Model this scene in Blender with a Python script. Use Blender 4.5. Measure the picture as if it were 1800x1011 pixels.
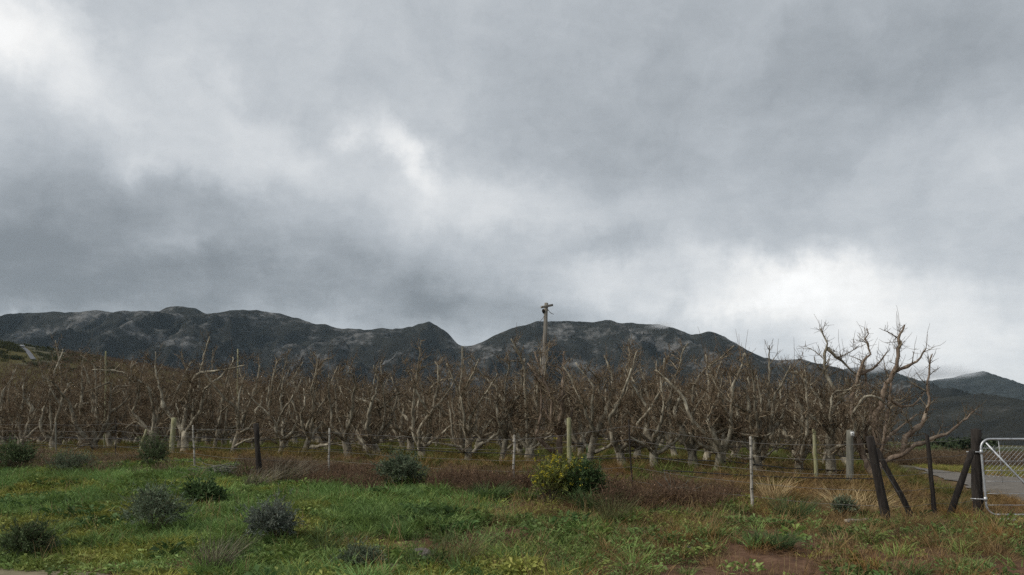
import bpy, math, random
import numpy as np
from mathutils import Vector, Matrix, Euler

# ------------------------------------------------------------------ scene
for o in list(bpy.data.objects):
    bpy.data.objects.remove(o)
sc = bpy.context.scene
C = sc.collection
R = math.radians

# ------------------------------------------------------------------ camera
F = 1559.0                      # focal length in photo pixels (1800 wide)
PITCH = R(10.2)
EYE = 1.5
cam = bpy.data.cameras.new('camera')
cam.sensor_width = 36.0
cam.lens = 36.0 * F / 1800.0
cam.clip_start = 0.1
cam.clip_end = 30000
co = bpy.data.objects.new('camera', cam)
C.objects.link(co)
co.location = (0, 0, EYE)
co.rotation_euler = (R(90) + PITCH, 0, 0)
sc.camera = co
CP, SP = math.cos(PITCH), math.sin(PITCH)


def ray(u, v):
    vu = 505.5 - v
    return (u - 900.0, F * CP - vu * SP, F * SP + vu * CP)


def pt(u, v, Y):
    x, y, z = ray(u, v)
    k = Y / y
    return Vector((x * k, Y, EYE + z * k))


def pxm(Y):
    return F / Y                # photo pixels per metre, roughly


# ------------------------------------------------------------------ sun, sky, exposure
SUN_AZ, SUN_EL = R(-108), R(40)  # from the left and a little behind, through thin cloud
sun = bpy.data.lights.new('sun', 'SUN')
sun.energy = 1.5
sun.angle = R(18)
sun.color = (1.0, 0.95, 0.87)
so = bpy.data.objects.new('sun', sun)
C.objects.link(so)
sd = Vector((math.sin(SUN_AZ) * math.cos(SUN_EL), math.cos(SUN_AZ) * math.cos(SUN_EL), math.sin(SUN_EL)))
so.rotation_euler = sd.to_track_quat('Z', 'Y').to_euler()

sc.view_settings.view_transform = 'Standard'
sc.view_settings.look = 'None'
sc.view_settings.exposure = 0.8
sc.view_settings.gamma = 1.0
sc.view_settings.use_curve_mapping = False
sc.render.engine = 'CYCLES'
sc.cycles.use_denoising = False
sc.cycles.max_bounces = 4
sc.cycles.diffuse_bounces = 2
sc.cycles.glossy_bounces = 2
sc.cycles.transmission_bounces = 2
sc.cycles.transparent_max_bounces = 4
sc.cycles.volume_bounces = 3
sc.cycles.volume_step_rate = 2.0
sc.cycles.volume_max_steps = 128
sc.cycles.caustics_reflective = False
sc.cycles.caustics_refractive = False

world = bpy.data.worlds.new('World')
sc.world = world
world.use_nodes = True
world.cycles.sampling_method = 'MANUAL'
world.cycles.sample_map_resolution = 256


def build_sky():
    nt = world.node_tree
    N, L = nt.nodes, nt.links
    N.clear()
    out = N.new('ShaderNodeOutputWorld')
    bg = N.new('ShaderNodeBackground')
    L.new(bg.outputs[0], out.inputs[0])

    def M(op, a, b=None, c=None):
        n = N.new('ShaderNodeMath')
        n.operation = op
        for i, q in enumerate((a, b, c)):
            if q is None:
                continue
            if isinstance(q, (int, float)):
                n.inputs[i].default_value = q
            else:
                L.new(q, n.inputs[i])
        return n.outputs[0]
    tc = N.new('ShaderNodeTexCoord')
    sep = N.new('ShaderNodeSeparateXYZ')
    L.new(tc.outputs['Generated'], sep.inputs[0])
    az = M('ARCTAN2', sep.outputs[0], sep.outputs[1])
    el = M('ARCSINE', sep.outputs[2])
    # cloud deck coordinates (flat layer overhead)
    zc = M('ADD', M('MAXIMUM', sep.outputs[2], 0.0), 0.16)
    cx = M('DIVIDE', sep.outputs[0], zc)
    cy = M('DIVIDE', sep.outputs[1], zc)
    deck = N.new('ShaderNodeCombineXYZ')
    L.new(cx, deck.inputs[0])
    L.new(cy, deck.inputs[1])

    def noise(vec, scale, detail, rough=0.55, dist=0.0, col=False):
        n = N.new('ShaderNodeTexNoise')
        n.noise_dimensions = '2D'
        n.inputs['Scale'].default_value = scale
        n.inputs['Detail'].default_value = detail
        n.inputs['Roughness'].default_value = rough
        n.inputs['Distortion'].default_value = dist
        L.new(vec, n.inputs['Vector'])
        return n.outputs['Color' if col else 'Fac']
    p0 = N.new('ShaderNodeCombineXYZ')
    L.new(az, p0.inputs[0])
    L.new(el, p0.inputs[1])
    w = noise(p0.outputs[0], 5.5, 6.0, 0.62, 0.0, True)

    def VM(op, a, b):
        n = N.new('ShaderNodeVectorMath')
        n.operation = op
        for i, q in enumerate((a, b)):
            if isinstance(q, tuple):
                n.inputs[i].default_value = q
            else:
                L.new(q, n.inputs[i])
        return n
    wv = VM('MULTIPLY', VM('SUBTRACT', w, (0.5, 0.5, 0.5)).outputs[0], (0.18, 0.14, 0.0))
    p = VM('ADD', p0.outputs[0], wv.outputs[0]).outputs[0]
    # bright openings and dark bellies of the cloud deck: (u, v, su, sv, tilt, amount)
    blobs = [
        (-15, 40, 80, 70, 20, .34), (150, 130, 170, 46, 18, .16), (400, 180, 180, 38, 22, .11),
        (690, 250, 74, 26, 32, .30), (745, 310, 30, 46, 20, .12), (255, 278, 60, 22, 0, .10),
        (540, 300, 260, 60, 8, .12), (300, 440, 80, 18, -10, .07), (900, 375, 190, 40, 0, .13),
        (1030, 480, 110, 34, -10, .20), (1390, 525, 160, 38, 8, .46), (1600, 610, 220, 55, 10, .24),
        (1400, 640, 160, 50, 0, .12), (1780, 600, 150, 80, 0, .06), (-10, 556, 45, 18, 20, .24), (1650, 400, 350, 110, 0, .06),
        (50, 400, 260, 80, 0, -.15), (330, 372, 340, 48, 5, -.09), (330, 512, 400, 55, 0, -.20),
        (790, 545, 160, 38, 5, -.14), (840, 270, 90, 50, 0, -.05), (1060, 412, 75, 24, 0, -.13),
        (1780, 20, 260, 150, 0, -.10), (1250, 170, 420, 110, -5, -.07),
    ]
    acc = None
    for (u, v, su, sv, tilt, amt) in blobs:
        d = Vector(ray(u, v)).normalized()
        a0, e0 = math.atan2(d.x, d.y), math.asin(d.z)
        ct, st = math.cos(R(tilt)), math.sin(R(tilt))
        su, sv = su / F * 1.25, sv / F * 1.25
        ax, bx = ct / su, -st / su
        ay, by = st / sv, ct / sv
        X_ = M('ADD', VM('DOT_PRODUCT', p, (ax, bx, 0)).outputs['Value'], -(ax * a0 + bx * e0))
        Y_ = M('ADD', VM('DOT_PRODUCT', p, (ay, by, 0)).outputs['Value'], -(ay * a0 + by * e0))
        g = M('POWER', 0.36788, M('MULTIPLY_ADD', X_, X_, M('MULTIPLY', Y_, Y_)))
        acc = M('MULTIPLY', g, amt) if acc is None else M('MULTIPLY_ADD', g, amt, acc)
    big = noise(deck.outputs[0], 0.55, 2.0, 0.5, 0.0)
    fine = noise(deck.outputs[0], 2.4, 6.0, 0.64, 0.0)
    puff = noise(p, 9.0, 5.0, 0.62, 0.0)
    lum = M('ADD', acc, 0.54)
    lum = M('MULTIPLY_ADD', M('SUBTRACT', big, 0.5), 0.16, lum)
    lum = M('MULTIPLY_ADD', M('SUBTRACT', fine, 0.5), 0.24, lum)
    lum = M('MULTIPLY_ADD', M('SUBTRACT', puff, 0.5), 0.20, lum)
    lum = M('MINIMUM', M('SMOOTH_MAX', lum, 0.24, 0.12), 1.16)
    ramp = N.new('ShaderNodeValToRGB')
    ramp.color_ramp.elements[0].position = 0.15
    ramp.color_ramp.elements[0].color = (0.90, 1.0, 1.09, 1)
    ramp.color_ramp.elements[1].position = 0.95
    ramp.color_ramp.elements[1].color = (1.0, 1.0, 0.99, 1)
    e = ramp.color_ramp.elements.new(0.5)
    e.color = (0.935, 1.0, 1.065, 1)
    L.new(lum, ramp.inputs[0])
    cl = VM('SCALE', ramp.outputs[0], (0, 0, 0))
    L.new(lum, cl.inputs['Scale'])
    sky = N.new('ShaderNodeTexSky')
    sky.sky_type = 'NISHITA'
    sky.sun_disc = False
    sky.sun_elevation = SUN_EL
    sky.sun_rotation = SUN_AZ
    skm = VM('SCALE', sky.outputs[0], (0, 0, 0))
    skm.inputs['Scale'].default_value = 0.10
    mix = N.new('ShaderNodeMix')
    mix.data_type = 'RGBA'
    mix.inputs['Factor'].default_value = 0.05
    L.new(cl.outputs[0], mix.inputs['A'])
    L.new(skm.outputs[0], mix.inputs['B'])
    L.new(mix.outputs['Result'], bg.inputs['Color'])
    bg.inputs['Strength'].default_value = 0.575


build_sky()


# ------------------------------------------------------------------ helpers
def sm(a, b, x):
    t = np.clip((x - a) / (b - a), 0, 1)
    return t * t * (3 - 2 * t)


_rs = np.random.RandomState(11)
_tab = _rs.rand(256, 256)


def vnoise(x, y):
    x = np.asarray(x, float)
    y = np.asarray(y, float)
    xi = np.floor(x).astype(int)
    yi = np.floor(y).astype(int)
    fx = x - xi
    fy = y - yi
    fx = fx * fx * (3 - 2 * fx)
    fy = fy * fy * (3 - 2 * fy)
    a = _tab[xi & 255, yi & 255]
    b = _tab[(xi + 1) & 255, yi & 255]
    c = _tab[xi & 255, (yi + 1) & 255]
    d = _tab[(xi + 1) & 255, (yi + 1) & 255]
    return (a * (1 - fx) + b * fx) * (1 - fy) + (c * (1 - fx) + d * fx) * fy


def fbm(x, y, oct=5, lac=2.03, gain=0.5):
    t = 0
    amp = 1
    tot = 0
    for i in range(oct):
        t = t + amp * vnoise(x + 17.3 * i, y - 9.1 * i)
        tot += amp
        amp *= gain
        x = x * lac
        y = y * lac
    return t / tot


def tag(o, label=None, cat=None, group=None, kind=None):
    if label:
        o['label'] = label
    if cat:
        o['category'] = cat
    if group:
        o['group'] = group
    if kind:
        o['kind'] = kind
    return o


def empty(name, loc=(0, 0, 0), rz=0.0):
    o = bpy.data.objects.new(name, None)
    o.empty_display_size = 0.2
    o.location = loc
    o.rotation_euler = (0, 0, rz)
    C.objects.link(o)
    return o


def mesh_np(name, V, Fc, mat=None, smooth=True):
    """V (n,3); Fc list of arrays of faces (m,3) or (m,4)."""
    me = bpy.data.meshes.new(name)
    V = np.asarray(V, dtype=np.float32)
    me.vertices.add(len(V))
    me.vertices.foreach_set('co', V.ravel())
    loops = []
    starts = []
    tot = []
    s = 0
    for f in Fc:
        f = np.asarray(f, dtype=np.int32)
        if f.size == 0:
            continue
        k = f.shape[1]
        loops.append(f.ravel())
        starts.append(s + np.arange(len(f)) * k)
        tot.append(np.full(len(f), k))
        s += f.size
    loops = np.concatenate(loops)
    starts = np.concatenate(starts)
    tot = np.concatenate(tot)
    me.loops.add(len(loops))
    me.loops.foreach_set('vertex_index', loops.astype(np.int32))
    me.polygons.add(len(starts))
    me.polygons.foreach_set('loop_start', starts.astype(np.int32))
    me.polygons.foreach_set('loop_total', tot.astype(np.int32))
    if smooth:
        me.polygons.foreach_set('use_smooth', np.ones(len(starts), dtype=bool))
    me.update(calc_edges=True)
    if mat:
        me.materials.append(mat)
    return me


def link(name, me, parent=None):
    o = bpy.data.objects.new(name, me)
    C.objects.link(o)
    if parent is not None:
        o.parent = parent
    return o


def batch_tubes(P, r, k=3):
    """many thin tubes of equal point count at once: P (n,m,3), r (n,m)"""
    P = np.asarray(P, float)
    n, m, _ = P.shape
    T = np.gradient(P, axis=1)
    T /= np.linalg.norm(T, axis=2)[..., None] + 1e-12
    ref = np.where(np.abs(T[..., 1:2]) < .7, np.array([.1, .98, .1]), np.array([.98, .1, .1]))
    U = np.cross(T, ref)
    U /= np.linalg.norm(U, axis=2)[..., None] + 1e-12
    W = np.cross(T, U)
    th = np.arange(k) * 2 * math.pi / k
    V = P[:, :, None, :] + (np.cos(th)[:, None] * U[:, :, None, :] + np.sin(th)[:, None] * W[:, :, None, :]) * np.asarray(r)[:, :, None, None]
    i = np.arange(n)[:, None, None] * (m * k) + np.arange(m - 1)[None, :, None] * k
    j = np.arange(k)[None, None, :]
    j2 = (j + 1) % k
    Q = np.stack([i + j, i + j2, i + k + j2, i + k + j], -1).reshape(-1, 4)
    return V.reshape(-1, 3), Q


def batch_walk(rng, P0, D, L, m, wander, up):
    n = len(P0)
    P = np.empty((n, m + 1, 3))
    P[:, 0] = P0
    d = D / (np.linalg.norm(D, axis=1)[:, None] + 1e-9)
    for i in range(m):
        d = d + rng.normal(0, wander, (n, 3)) + np.array([0, 0, up])
        d /= np.linalg.norm(d, axis=1)[:, None]
        P[:, i + 1] = P[:, i] + d * (L / m)[:, None]
    return P


class MB:
    def __init__(self):
        self.V = []
        self.Q = []
        self.T = []
        self.n = 0

    def add(self, V, Q=None, T=None):
        V = np.asarray(V, float)
        if Q is not None and len(Q):
            self.Q.append(np.asarray(Q, int) + self.n)
        if T is not None and len(T):
            self.T.append(np.asarray(T, int) + self.n)
        self.V.append(V)
        self.n += len(V)

    def tube(self, P, r, k=6, cap=True):
        P = np.asarray(P, float)
        n = len(P)
        r = np.asarray(r, float) * np.ones(n)
        T = np.gradient(P, axis=0)
        T /= np.linalg.norm(T, axis=1)[:, None] + 1e-12
        ref = np.array([0.3, 0.9, 0.2]) if abs(T[0][1]) < 0.8 else np.array([0.9, 0.1, 0.3])
        u = np.cross(T[0], ref)
        u /= np.linalg.norm(u)
        U = np.empty((n, 3))
        for i in range(n):
            u = u - T[i] * u.dot(T[i])
            u /= np.linalg.norm(u) + 1e-12
            U[i] = u
        W = np.cross(T, U)
        th = np.arange(k) * 2 * math.pi / k
        ring = np.cos(th)[None, :, None] * U[:, None, :] + np.sin(th)[None, :, None] * W[:, None, :]
        V = P[:, None, :] + ring * r[:, None, None]
        V = V.reshape(-1, 3)
        i = np.arange(n - 1)[:, None] * k
        j = np.arange(k)[None, :]
        j2 = (j + 1) % k
        Q = np.stack([i + j, i + j2, i + k + j2, i + k + j], -1).reshape(-1, 4)
        Tt = []
        if cap:
            V = np.vstack([V, P[-1] + T[-1] * r[-1] * 0.3, P[0]])
            e = n * k
            b = (n - 1) * k
            Tt = [(b + q, b + (q + 1) % k, e) for q in range(k)] + [((q + 1) % k, q, e + 1) for q in range(k)]
        self.add(V, Q, Tt)

    def box(self, x0, x1, y0, y1, z0, z1, M=None):
        V = np.array([(x, y, z) for z in (z0, z1) for y in (y0, y1) for x in (x0, x1)], float)
        if M is not None:
            V = np.array([M @ Vector(v) for v in V])
        self.add(V, [(0, 2, 3, 1), (4, 5, 7, 6), (0, 1, 5, 4), (2, 6, 7, 3), (0, 4, 6, 2), (1, 3, 7, 5)])

    def build(self, name, mat, parent=None, smooth=True):
        return link(name, self.mesh(name, mat, smooth), parent)

    def mesh(self, name, mat, smooth=True):
        F_ = []
        if self.Q:
            F_.append(np.concatenate(self.Q))
        if self.T:
            F_.append(np.concatenate(self.T))
        return mesh_np(name, np.concatenate(self.V), F_, mat, smooth)


# ------------------------------------------------------------------ materials
def mat(name, cols, scale=4.0, detail=5.0, rough=0.9, bump=0.0, bscale=None, coord='Object', stretch=(1, 1, 1),
        pos=None, spec=0.2, metal=0.0, rnd=0.0, translucent=0.0, tint=None, spread=0.0):
    """noise colour ramp material. cols: list of rgb. rnd: per-object value jitter."""
    m = bpy.data.materials.new(name)
    m.use_nodes = True
    nt = m.node_tree
    N, L = nt.nodes, nt.links
    b = N['Principled BSDF']
    b.inputs['Roughness'].default_value = rough
    b.inputs['Specular IOR Level'].default_value = spec
    b.inputs['Metallic'].default_value = metal
    tc = N.new('ShaderNodeTexCoord')
    mp = N.new('ShaderNodeMapping')
    mp.inputs['Scale'].default_value = stretch
    if coord == 'World':
        g = N.new('ShaderNodeNewGeometry')
        L.new(g.outputs['Position'], mp.inputs[0])
    else:
        L.new(tc.outputs[coord], mp.inputs[0])
    nz = N.new('ShaderNodeTexNoise')
    nz.inputs['Scale'].default_value = scale
    nz.inputs['Detail'].default_value = detail
    nz.inputs['Roughness'].default_value = 0.6
    L.new(mp.outputs[0], nz.inputs['Vector'])
    rp = N.new('ShaderNodeValToRGB')
    els = rp.color_ramp.elements
    k = len(cols)
    if pos is None:
        pos = [0.3 + 0.4 * i / max(1, k - 1) for i in range(k)]
    els[0].position = pos[0]
    els[0].color = (*cols[0], 1)
    els[1].position = pos[-1]
    els[1].color = (*cols[-1], 1)
    for i in range(1, k - 1):
        e = els.new(pos[i])
        e.color = (*cols[i], 1)
    L.new(nz.outputs['Fac'], rp.inputs[0])
    col = rp.outputs[0]
    if rnd:
        oi = N.new('ShaderNodeObjectInfo')
        mr = N.new('ShaderNodeMapRange')
        mr.inputs['To Min'].default_value = 1 - rnd
        mr.inputs['To Max'].default_value = 1 + rnd
        L.new(oi.outputs['Random'], mr.inputs['Value'])
        vs = N.new('ShaderNodeVectorMath')
        vs.operation = 'SCALE'
        L.new(col, vs.inputs[0])
        L.new(mr.outputs[0], vs.inputs['Scale'])
        col = vs.outputs[0]
    if tint:
        at = N.new('ShaderNodeAttribute')
        at.attribute_type = 'INSTANCER'
        at.attribute_name = tint
        vs = N.new('ShaderNodeVectorMath')
        vs.operation = 'MULTIPLY'
        L.new(col, vs.inputs[0])
        L.new(at.outputs['Color'], vs.inputs[1])
        col = vs.outputs[0]
    L.new(col, b.inputs['Base Color'])
    if bump:
        bp = N.new('ShaderNodeBump')
        bp.inputs['Strength'].default_value = bump
        bp.inputs['Distance'].default_value = 0.02
        if bscale:
            n2 = N.new('ShaderNodeTexNoise')
            n2.inputs['Scale'].default_value = bscale
            n2.inputs['Detail'].default_value = 6
            L.new(mp.outputs[0], n2.inputs['Vector'])
            L.new(n2.outputs['Fac'], bp.inputs['Height'])
        else:
            L.new(nz.outputs['Fac'], bp.inputs['Height'])
        L.new(bp.outputs[0], b.inputs['Normal'])
    if translucent:
        tr = N.new('ShaderNodeBsdfTranslucent')
        L.new(col, tr.inputs['Color'])
        mx = N.new('ShaderNodeMixShader')
        mx.inputs[0].default_value = translucent
        L.new(b.outputs[0], mx.inputs[1])
        L.new(tr.outputs[0], mx.inputs[2])
        L.new(mx.outputs[0], N['Material Output'].inputs['Surface'])
    return m


MT = {}
MT['bark'] = mat('bark', [(.075, .064, .046), (.23, .203, .152), (.46, .42, .325)], 9, 6, .95, .6, 40, stretch=(1, 1, .45), rnd=.22)
MT['bark_red'] = mat('bark_red', [(.085, .064, .048), (.20, .15, .112), (.36, .295, .225)], 7, 6, .9, .5, 40, stretch=(1, 1, .4))
MT['branch'] = mat('branch', [(.08, .062, .041), (.19, .152, .102), (.36, .30, .21)], 10, 4, .95, rnd=.22)
MT['twig'] = mat('twig', [(.076, .052, .033), (.132, .094, .06), (.21, .16, .102)], 6, 3, .95, rnd=.25)
MT['post_dark'] = mat('post_dark', [(.014, .012, .011), (.028, .023, .020), (.055, .047, .04)], 6, 6, .9, .6, 30, stretch=(4, 4, .5))
MT['post_grey'] = mat('post_grey', [(.09, .085, .07), (.155, .15, .122), (.235, .225, .185)], 5, 6, .9, .5, 30, stretch=(4, 4, .4))
MT['post_lichen'] = mat('post_lichen', [(.16, .16, .07), (.27, .26, .15), (.36, .34, .25)], 5, 6, .9, .5, 30, stretch=(3, 3, .5))
MT['pole'] = mat('pole', [(.10, .09, .075), (.22, .20, .17), (.36, .335, .29)], 3, 7, .9, .6, 20, stretch=(6, 6, .35))
MT['whitewood'] = mat('whitewood', [(.15, .135, .11), (.30, .275, .235), (.45, .42, .37)], 14, 5, .85, .3, 30)
MT['galv'] = mat('galv', [(.30, .31, .32), (.50, .51, .52), (.64, .65, .66)], 9, 6, .45, 0, metal=.75, spec=.5)
MT['wire'] = mat('wire', [(.12, .115, .11), (.22, .21, .20)], 8, 3, .6, 0, metal=.4)
MT['pipe'] = mat('pipe', [(.012, .012, .013), (.03, .03, .032)], 5, 3, .55)
MT['paper'] = mat('paper', [(.62, .62, .60), (.78, .78, .77)], 20, 3, .7)


# ------------------------------------------------------------------ terrain
FX, FY = 4.2, 15.7


def sa(x, y):
    """s: distance beyond the roadside fence, a: along it to the left"""
    return (x - FX) * .482 + (y - FY) * .876, (x - FX) * -.876 + (y - FY) * .482


def road_x(y):
    return 8.2 + (y - 13.0) * .36


def ground(x, y, bumps=True):
    x = np.asarray(x, float)
    y = np.asarray(y, float)
    s, a = sa(x, y)
    zf = .43 + .043 * np.clip(a, -2, 13) + .018 * np.clip(a - 13, 0, 17)
    e = (x - 8.8) - .36 * (y - 18.5)
    w = 1 - sm(-2.2, .6, e)
    rise = (np.clip(.46 - .015 * a, .08, .46) * sm(0, 4.8, s) + .02 * np.clip(s - 5, 0, 60)) * w
    bank = sm(-9.0, .5, s) * .35 + np.clip((s + 8.6) / 8.6, 0, 1) * .65
    z = np.where(s < .5, zf * bank, zf) + rise
    hx_ = np.where(x < -620, .3, 1.0) * (x + 620) / 345
    hill = 98 * np.exp(-.5 * hx_ ** 2 - .5 * ((y - 720) / 215) ** 2)
    z = z + hill * sm(60, 260, y)
    if bumps:
        on = sm(-8.6, -7.4, s) * (1 - sm(20, 60, y)) * (1 - .8 * sm(-1, .5, e + .3))
        z = z + on * ((fbm(x * .9, y * .9, 3) - .5) * .22 + (fbm(x * 3.1 + 5, y * 3.1, 2) - .5) * .07)
    return z


def gz(x, y):
    return float(ground(x, y))


def hit(u, v):
    """where the view ray through a photo pixel meets the ground"""
    d = Vector(ray(u, v)).normalized()
    t = 4.0
    while t < 900:
        p = Vector((0, 0, EYE)) + d * t
        if p.z <= gz(p.x, p.y):
            return p
        t += .05 if t < 80 else 1.0
    return Vector((0, 0, EYE)) + d * 60


def build_ground():
    tx = np.linspace(-6.3, 6.3, 470)
    xs = 12 * np.sinh(tx) + 2
    ty = np.linspace(-1.4, 6.2, 420)
    ys = 13 + 13 * np.sinh(ty)
    X, Y = np.meshgrid(xs, ys)
    Z = ground(X, Y)
    ny, nx = X.shape
    V = np.stack([X, Y, Z], -1).reshape(-1, 3)
    i = np.arange(ny - 1)[:, None] * nx
    j = np.arange(nx - 1)[None, :]
    Q = np.stack([i + j, i + j + 1, i + nx + j + 1, i + nx + j], -1).reshape(-1, 4)
    # zone attribute: r grass, g dry grass, b bare soil
    s, a = sa(X, Y)
    e = (X - 8.8) - .36 * (Y - 18.5)
    n1 = fbm(X * .5, Y * .5, 4)
    dry = sm(3.5, -1.0, a + (n1 - .5) * 6) * sm(-6.5, -2.5, s) * (1 - sm(30, 60, Y))
    soil = sm(.55, .62, fbm(X * .55 + 9, Y * .55, 4) + .07 * sm(5, -1, a) * sm(-1.5, -5, s)) * sm(.2, -2, s)
    orch = sm(-.5, 1.5, s) * (1 - sm(0, 2, e)) * (1 - sm(300, 420, Y))
    strip = .5 + .5 * np.cos((s - 4.6) / 4.2 * 2 * math.pi)
    dry = np.maximum(dry, orch * (.35 + .5 * strip))
    dry = np.maximum(dry, sm(0, 2, e) * .65 * (1 - sm(90, 160, Y)))
    dry = np.maximum(dry, .45 * sm(250, 400, Y))
    soil = np.maximum(soil, orch * .45 * strip)
    col = np.stack([np.clip(1 - dry - soil, 0, 1), np.clip(dry, 0, 1), np.clip(soil, 0, 1), np.ones_like(s)], -1).reshape(-1, 4)
    m = bpy.data.materials.new('ground')
    m.use_nodes = True
    N, L = m.node_tree.nodes, m.node_tree.links
    b = N['Principled BSDF']
    b.inputs['Roughness'].default_value = 1
    b.inputs['Specular IOR Level'].default_value = .05
    g = N.new('ShaderNodeNewGeometry')
    at = N.new('ShaderNodeAttribute')
    at.attribute_name = 'zone'
    sp = N.new('ShaderNodeSeparateColor')
    L.new(at.outputs['Color'], sp.inputs[0])

    def nz(scale, det, pos):
        n = N.new('ShaderNodeTexNoise')
        n.inputs['Scale'].default_value = scale
        n.inputs['Detail'].default_value = det
        n.inputs['Roughness'].default_value = .62
        L.new(g.outputs['Position'], n.inputs['Vector'])
        r = N.new('ShaderNodeValToRGB')
        for q, (p_, c_) in enumerate(pos):
            el = r.color_ramp.elements[q] if q < 2 else r.color_ramp.elements.new(p_)
            el.position = p_
            el.color = (*c_, 1)
        L.new(n.outputs['Fac'], r.inputs[0])
        return r.outputs[0], n.outputs['Fac']
    gr, f1 = nz(2.2, 8, [(.3, (.025, .035, .012)), (.7, (.075, .085, .022)), (.5, (.045, .062, .018))])
    dr, f2 = nz(3.0, 8, [(.3, (.075, .048, .024)), (.7, (.19, .135, .07)), (.5, (.12, .078, .04))])
    so_, f3 = nz(6.0, 8, [(.3, (.065, .040, .027)), (.7, (.17, .105, .068)), (.5, (.115, .066, .043))])

    def mixc(f, A, B):
        mx = N.new('ShaderNodeMix')
        mx.data_type = 'RGBA'
        L.new(f, mx.inputs['Factor'])
        L.new(A, mx.inputs['A'])
        L.new(B, mx.inputs['B'])
        return mx.outputs['Result']
    c = mixc(sp.outputs[1], gr, dr)
    c = mixc(sp.outputs[2], c, so_)
    L.new(c, b.inputs['Base Color'])
    bp = N.new('ShaderNodeBump')
    bp.inputs['Strength'].default_value = .8
    bp.inputs['Distance'].default_value = .05
    L.new(f3, bp.inputs['Height'])
    L.new(bp.outputs[0], b.inputs['Normal'])
    me = mesh_np('ground', V, [Q], m)
    ca = me.color_attributes.new('zone', 'FLOAT_COLOR', 'POINT')
    ca.data.foreach_set('color', col.astype(np.float32).ravel())
    o = link('ground', me)
    tag(o, kind='structure')


build_ground()


def sheet(name, left, right, lift, material, nx=10, crown=0.0):
    """a strip draped on the ground between two polylines of (x, y)"""
    left = np.array(left, float)
    right = np.array(right, float)
    n = len(left)
    t = np.linspace(0, 1, nx)
    XY = left[:, None, :] * (1 - t)[None, :, None] + right[:, None, :] * t[None, :, None]
    Z = ground(XY[..., 0], XY[..., 1], True) + lift + crown * np.sin(t * math.pi)[None, :]
    V = np.concatenate([XY, Z[..., None]], -1).reshape(-1, 3)
    i = np.arange(n - 1)[:, None] * nx
    j = np.arange(nx - 1)[None, :]
    Q = np.stack([i + j, i + j + 1, i + nx + j + 1, i + nx + j], -1).reshape(-1, 4)
    return tag(link(name, mesh_np(name, V, [Q], material)), kind='structure')


MT['gravel'] = mat('gravel', [(.10, .088, .076), (.145, .13, .112), (.20, .18, .155)], 3.5, 9, 1, .5, 60, coord='World')
MT['dirtroad'] = mat('dirtroad', [(.13, .11, .065), (.18, .155, .095), (.23, .20, .13)], 2.5, 9, 1, .5, 50, coord='World')
MT['tar'] = mat('tar', [(.10, .103, .112), (.14, .143, .155)], .4, 5, .8, coord='World')
MT['field'] = mat('field', [(.025, .05, .014), (.036, .07, .02), (.05, .08, .028)], .06, 6, 1, coord='World')
MT['scrubfield'] = mat('scrubfield', [(.06, .055, .03), (.09, .08, .042), (.13, .115, .06)], .2, 7, 1, coord='World')
MT['olivefield'] = mat('olivefield', [(.045, .046, .022), (.07, .066, .034), (.10, .085, .05)], .04, 6, 1, coord='World')

# farm driveway through the gate, running back along the orchard's right edge
ys = np.linspace(1.0, 50, 96)
wob = (fbm(ys * .5, ys * 0, 3) - .5) * .8
wob2 = (fbm(ys * .6 + 40, ys * 0, 3) - .5) * .9
sheet('gravel_road', np.stack([road_x(ys) + .2 + wob, ys], -1), np.stack([np.maximum(np.minimum(road_x(ys) + 5.2 + wob2, 18.8 + .14 * (ys - 32) + .4 * wob2), road_x(ys) + .3 + wob), ys], -1), .03, MT['gravel'], 18)
# public road the photograph is taken from
aa = np.linspace(-40, 60, 60)


def from_sa(s, a):
    return FX + s * .482 - a * .876, FY + s * .876 + a * .482


L_ = np.array([from_sa(-8.8 + .25 * math.sin(q * 1.3) + .15 * math.sin(q * 3.7), q) for q in aa])
R_ = np.array([from_sa(-17.5, q) for q in aa])
sheet('roadside_track', L_, R_, .012, MT['dirtroad'], 24)
# flat fields across the driveway, and the road over the hill on the left
yy = np.linspace(46, 80, 20)
sheet('scrub_field', np.stack([yy * .36 + 3.4, yy], -1), np.stack([yy * .9 + 10, yy], -1), .02, MT['scrubfield'], 12)
yy = np.linspace(82, 170, 20)
sheet('green_field', np.stack([yy * .36 + 3.0, yy], -1), np.stack([yy * .9 + 10, yy], -1), .03, MT['field'], 12)
hy = np.linspace(592, 722, 30)
hx = np.interp(hy, [430, 560, 640, 700, 722], [q * y_ for q, y_ in ((-.520, 430), (-.534, 560), (-.549, 640), (-.561, 700), (-.566, 722))])
sheet('hill_road', np.stack([hx - 2.0, hy], -1), np.stack([hx + 2.0, hy], -1), .5, MT['tar'], 5)
yy = np.linspace(560, 722, 30)
sheet('hill_pasture', np.stack([np.interp(yy, hy, hx) + 5, yy], -1), np.stack([np.interp(yy, hy, hx) + 12 + (yy - 560) * .2, yy], -1), .25, MT['olivefield'], 14)


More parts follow.
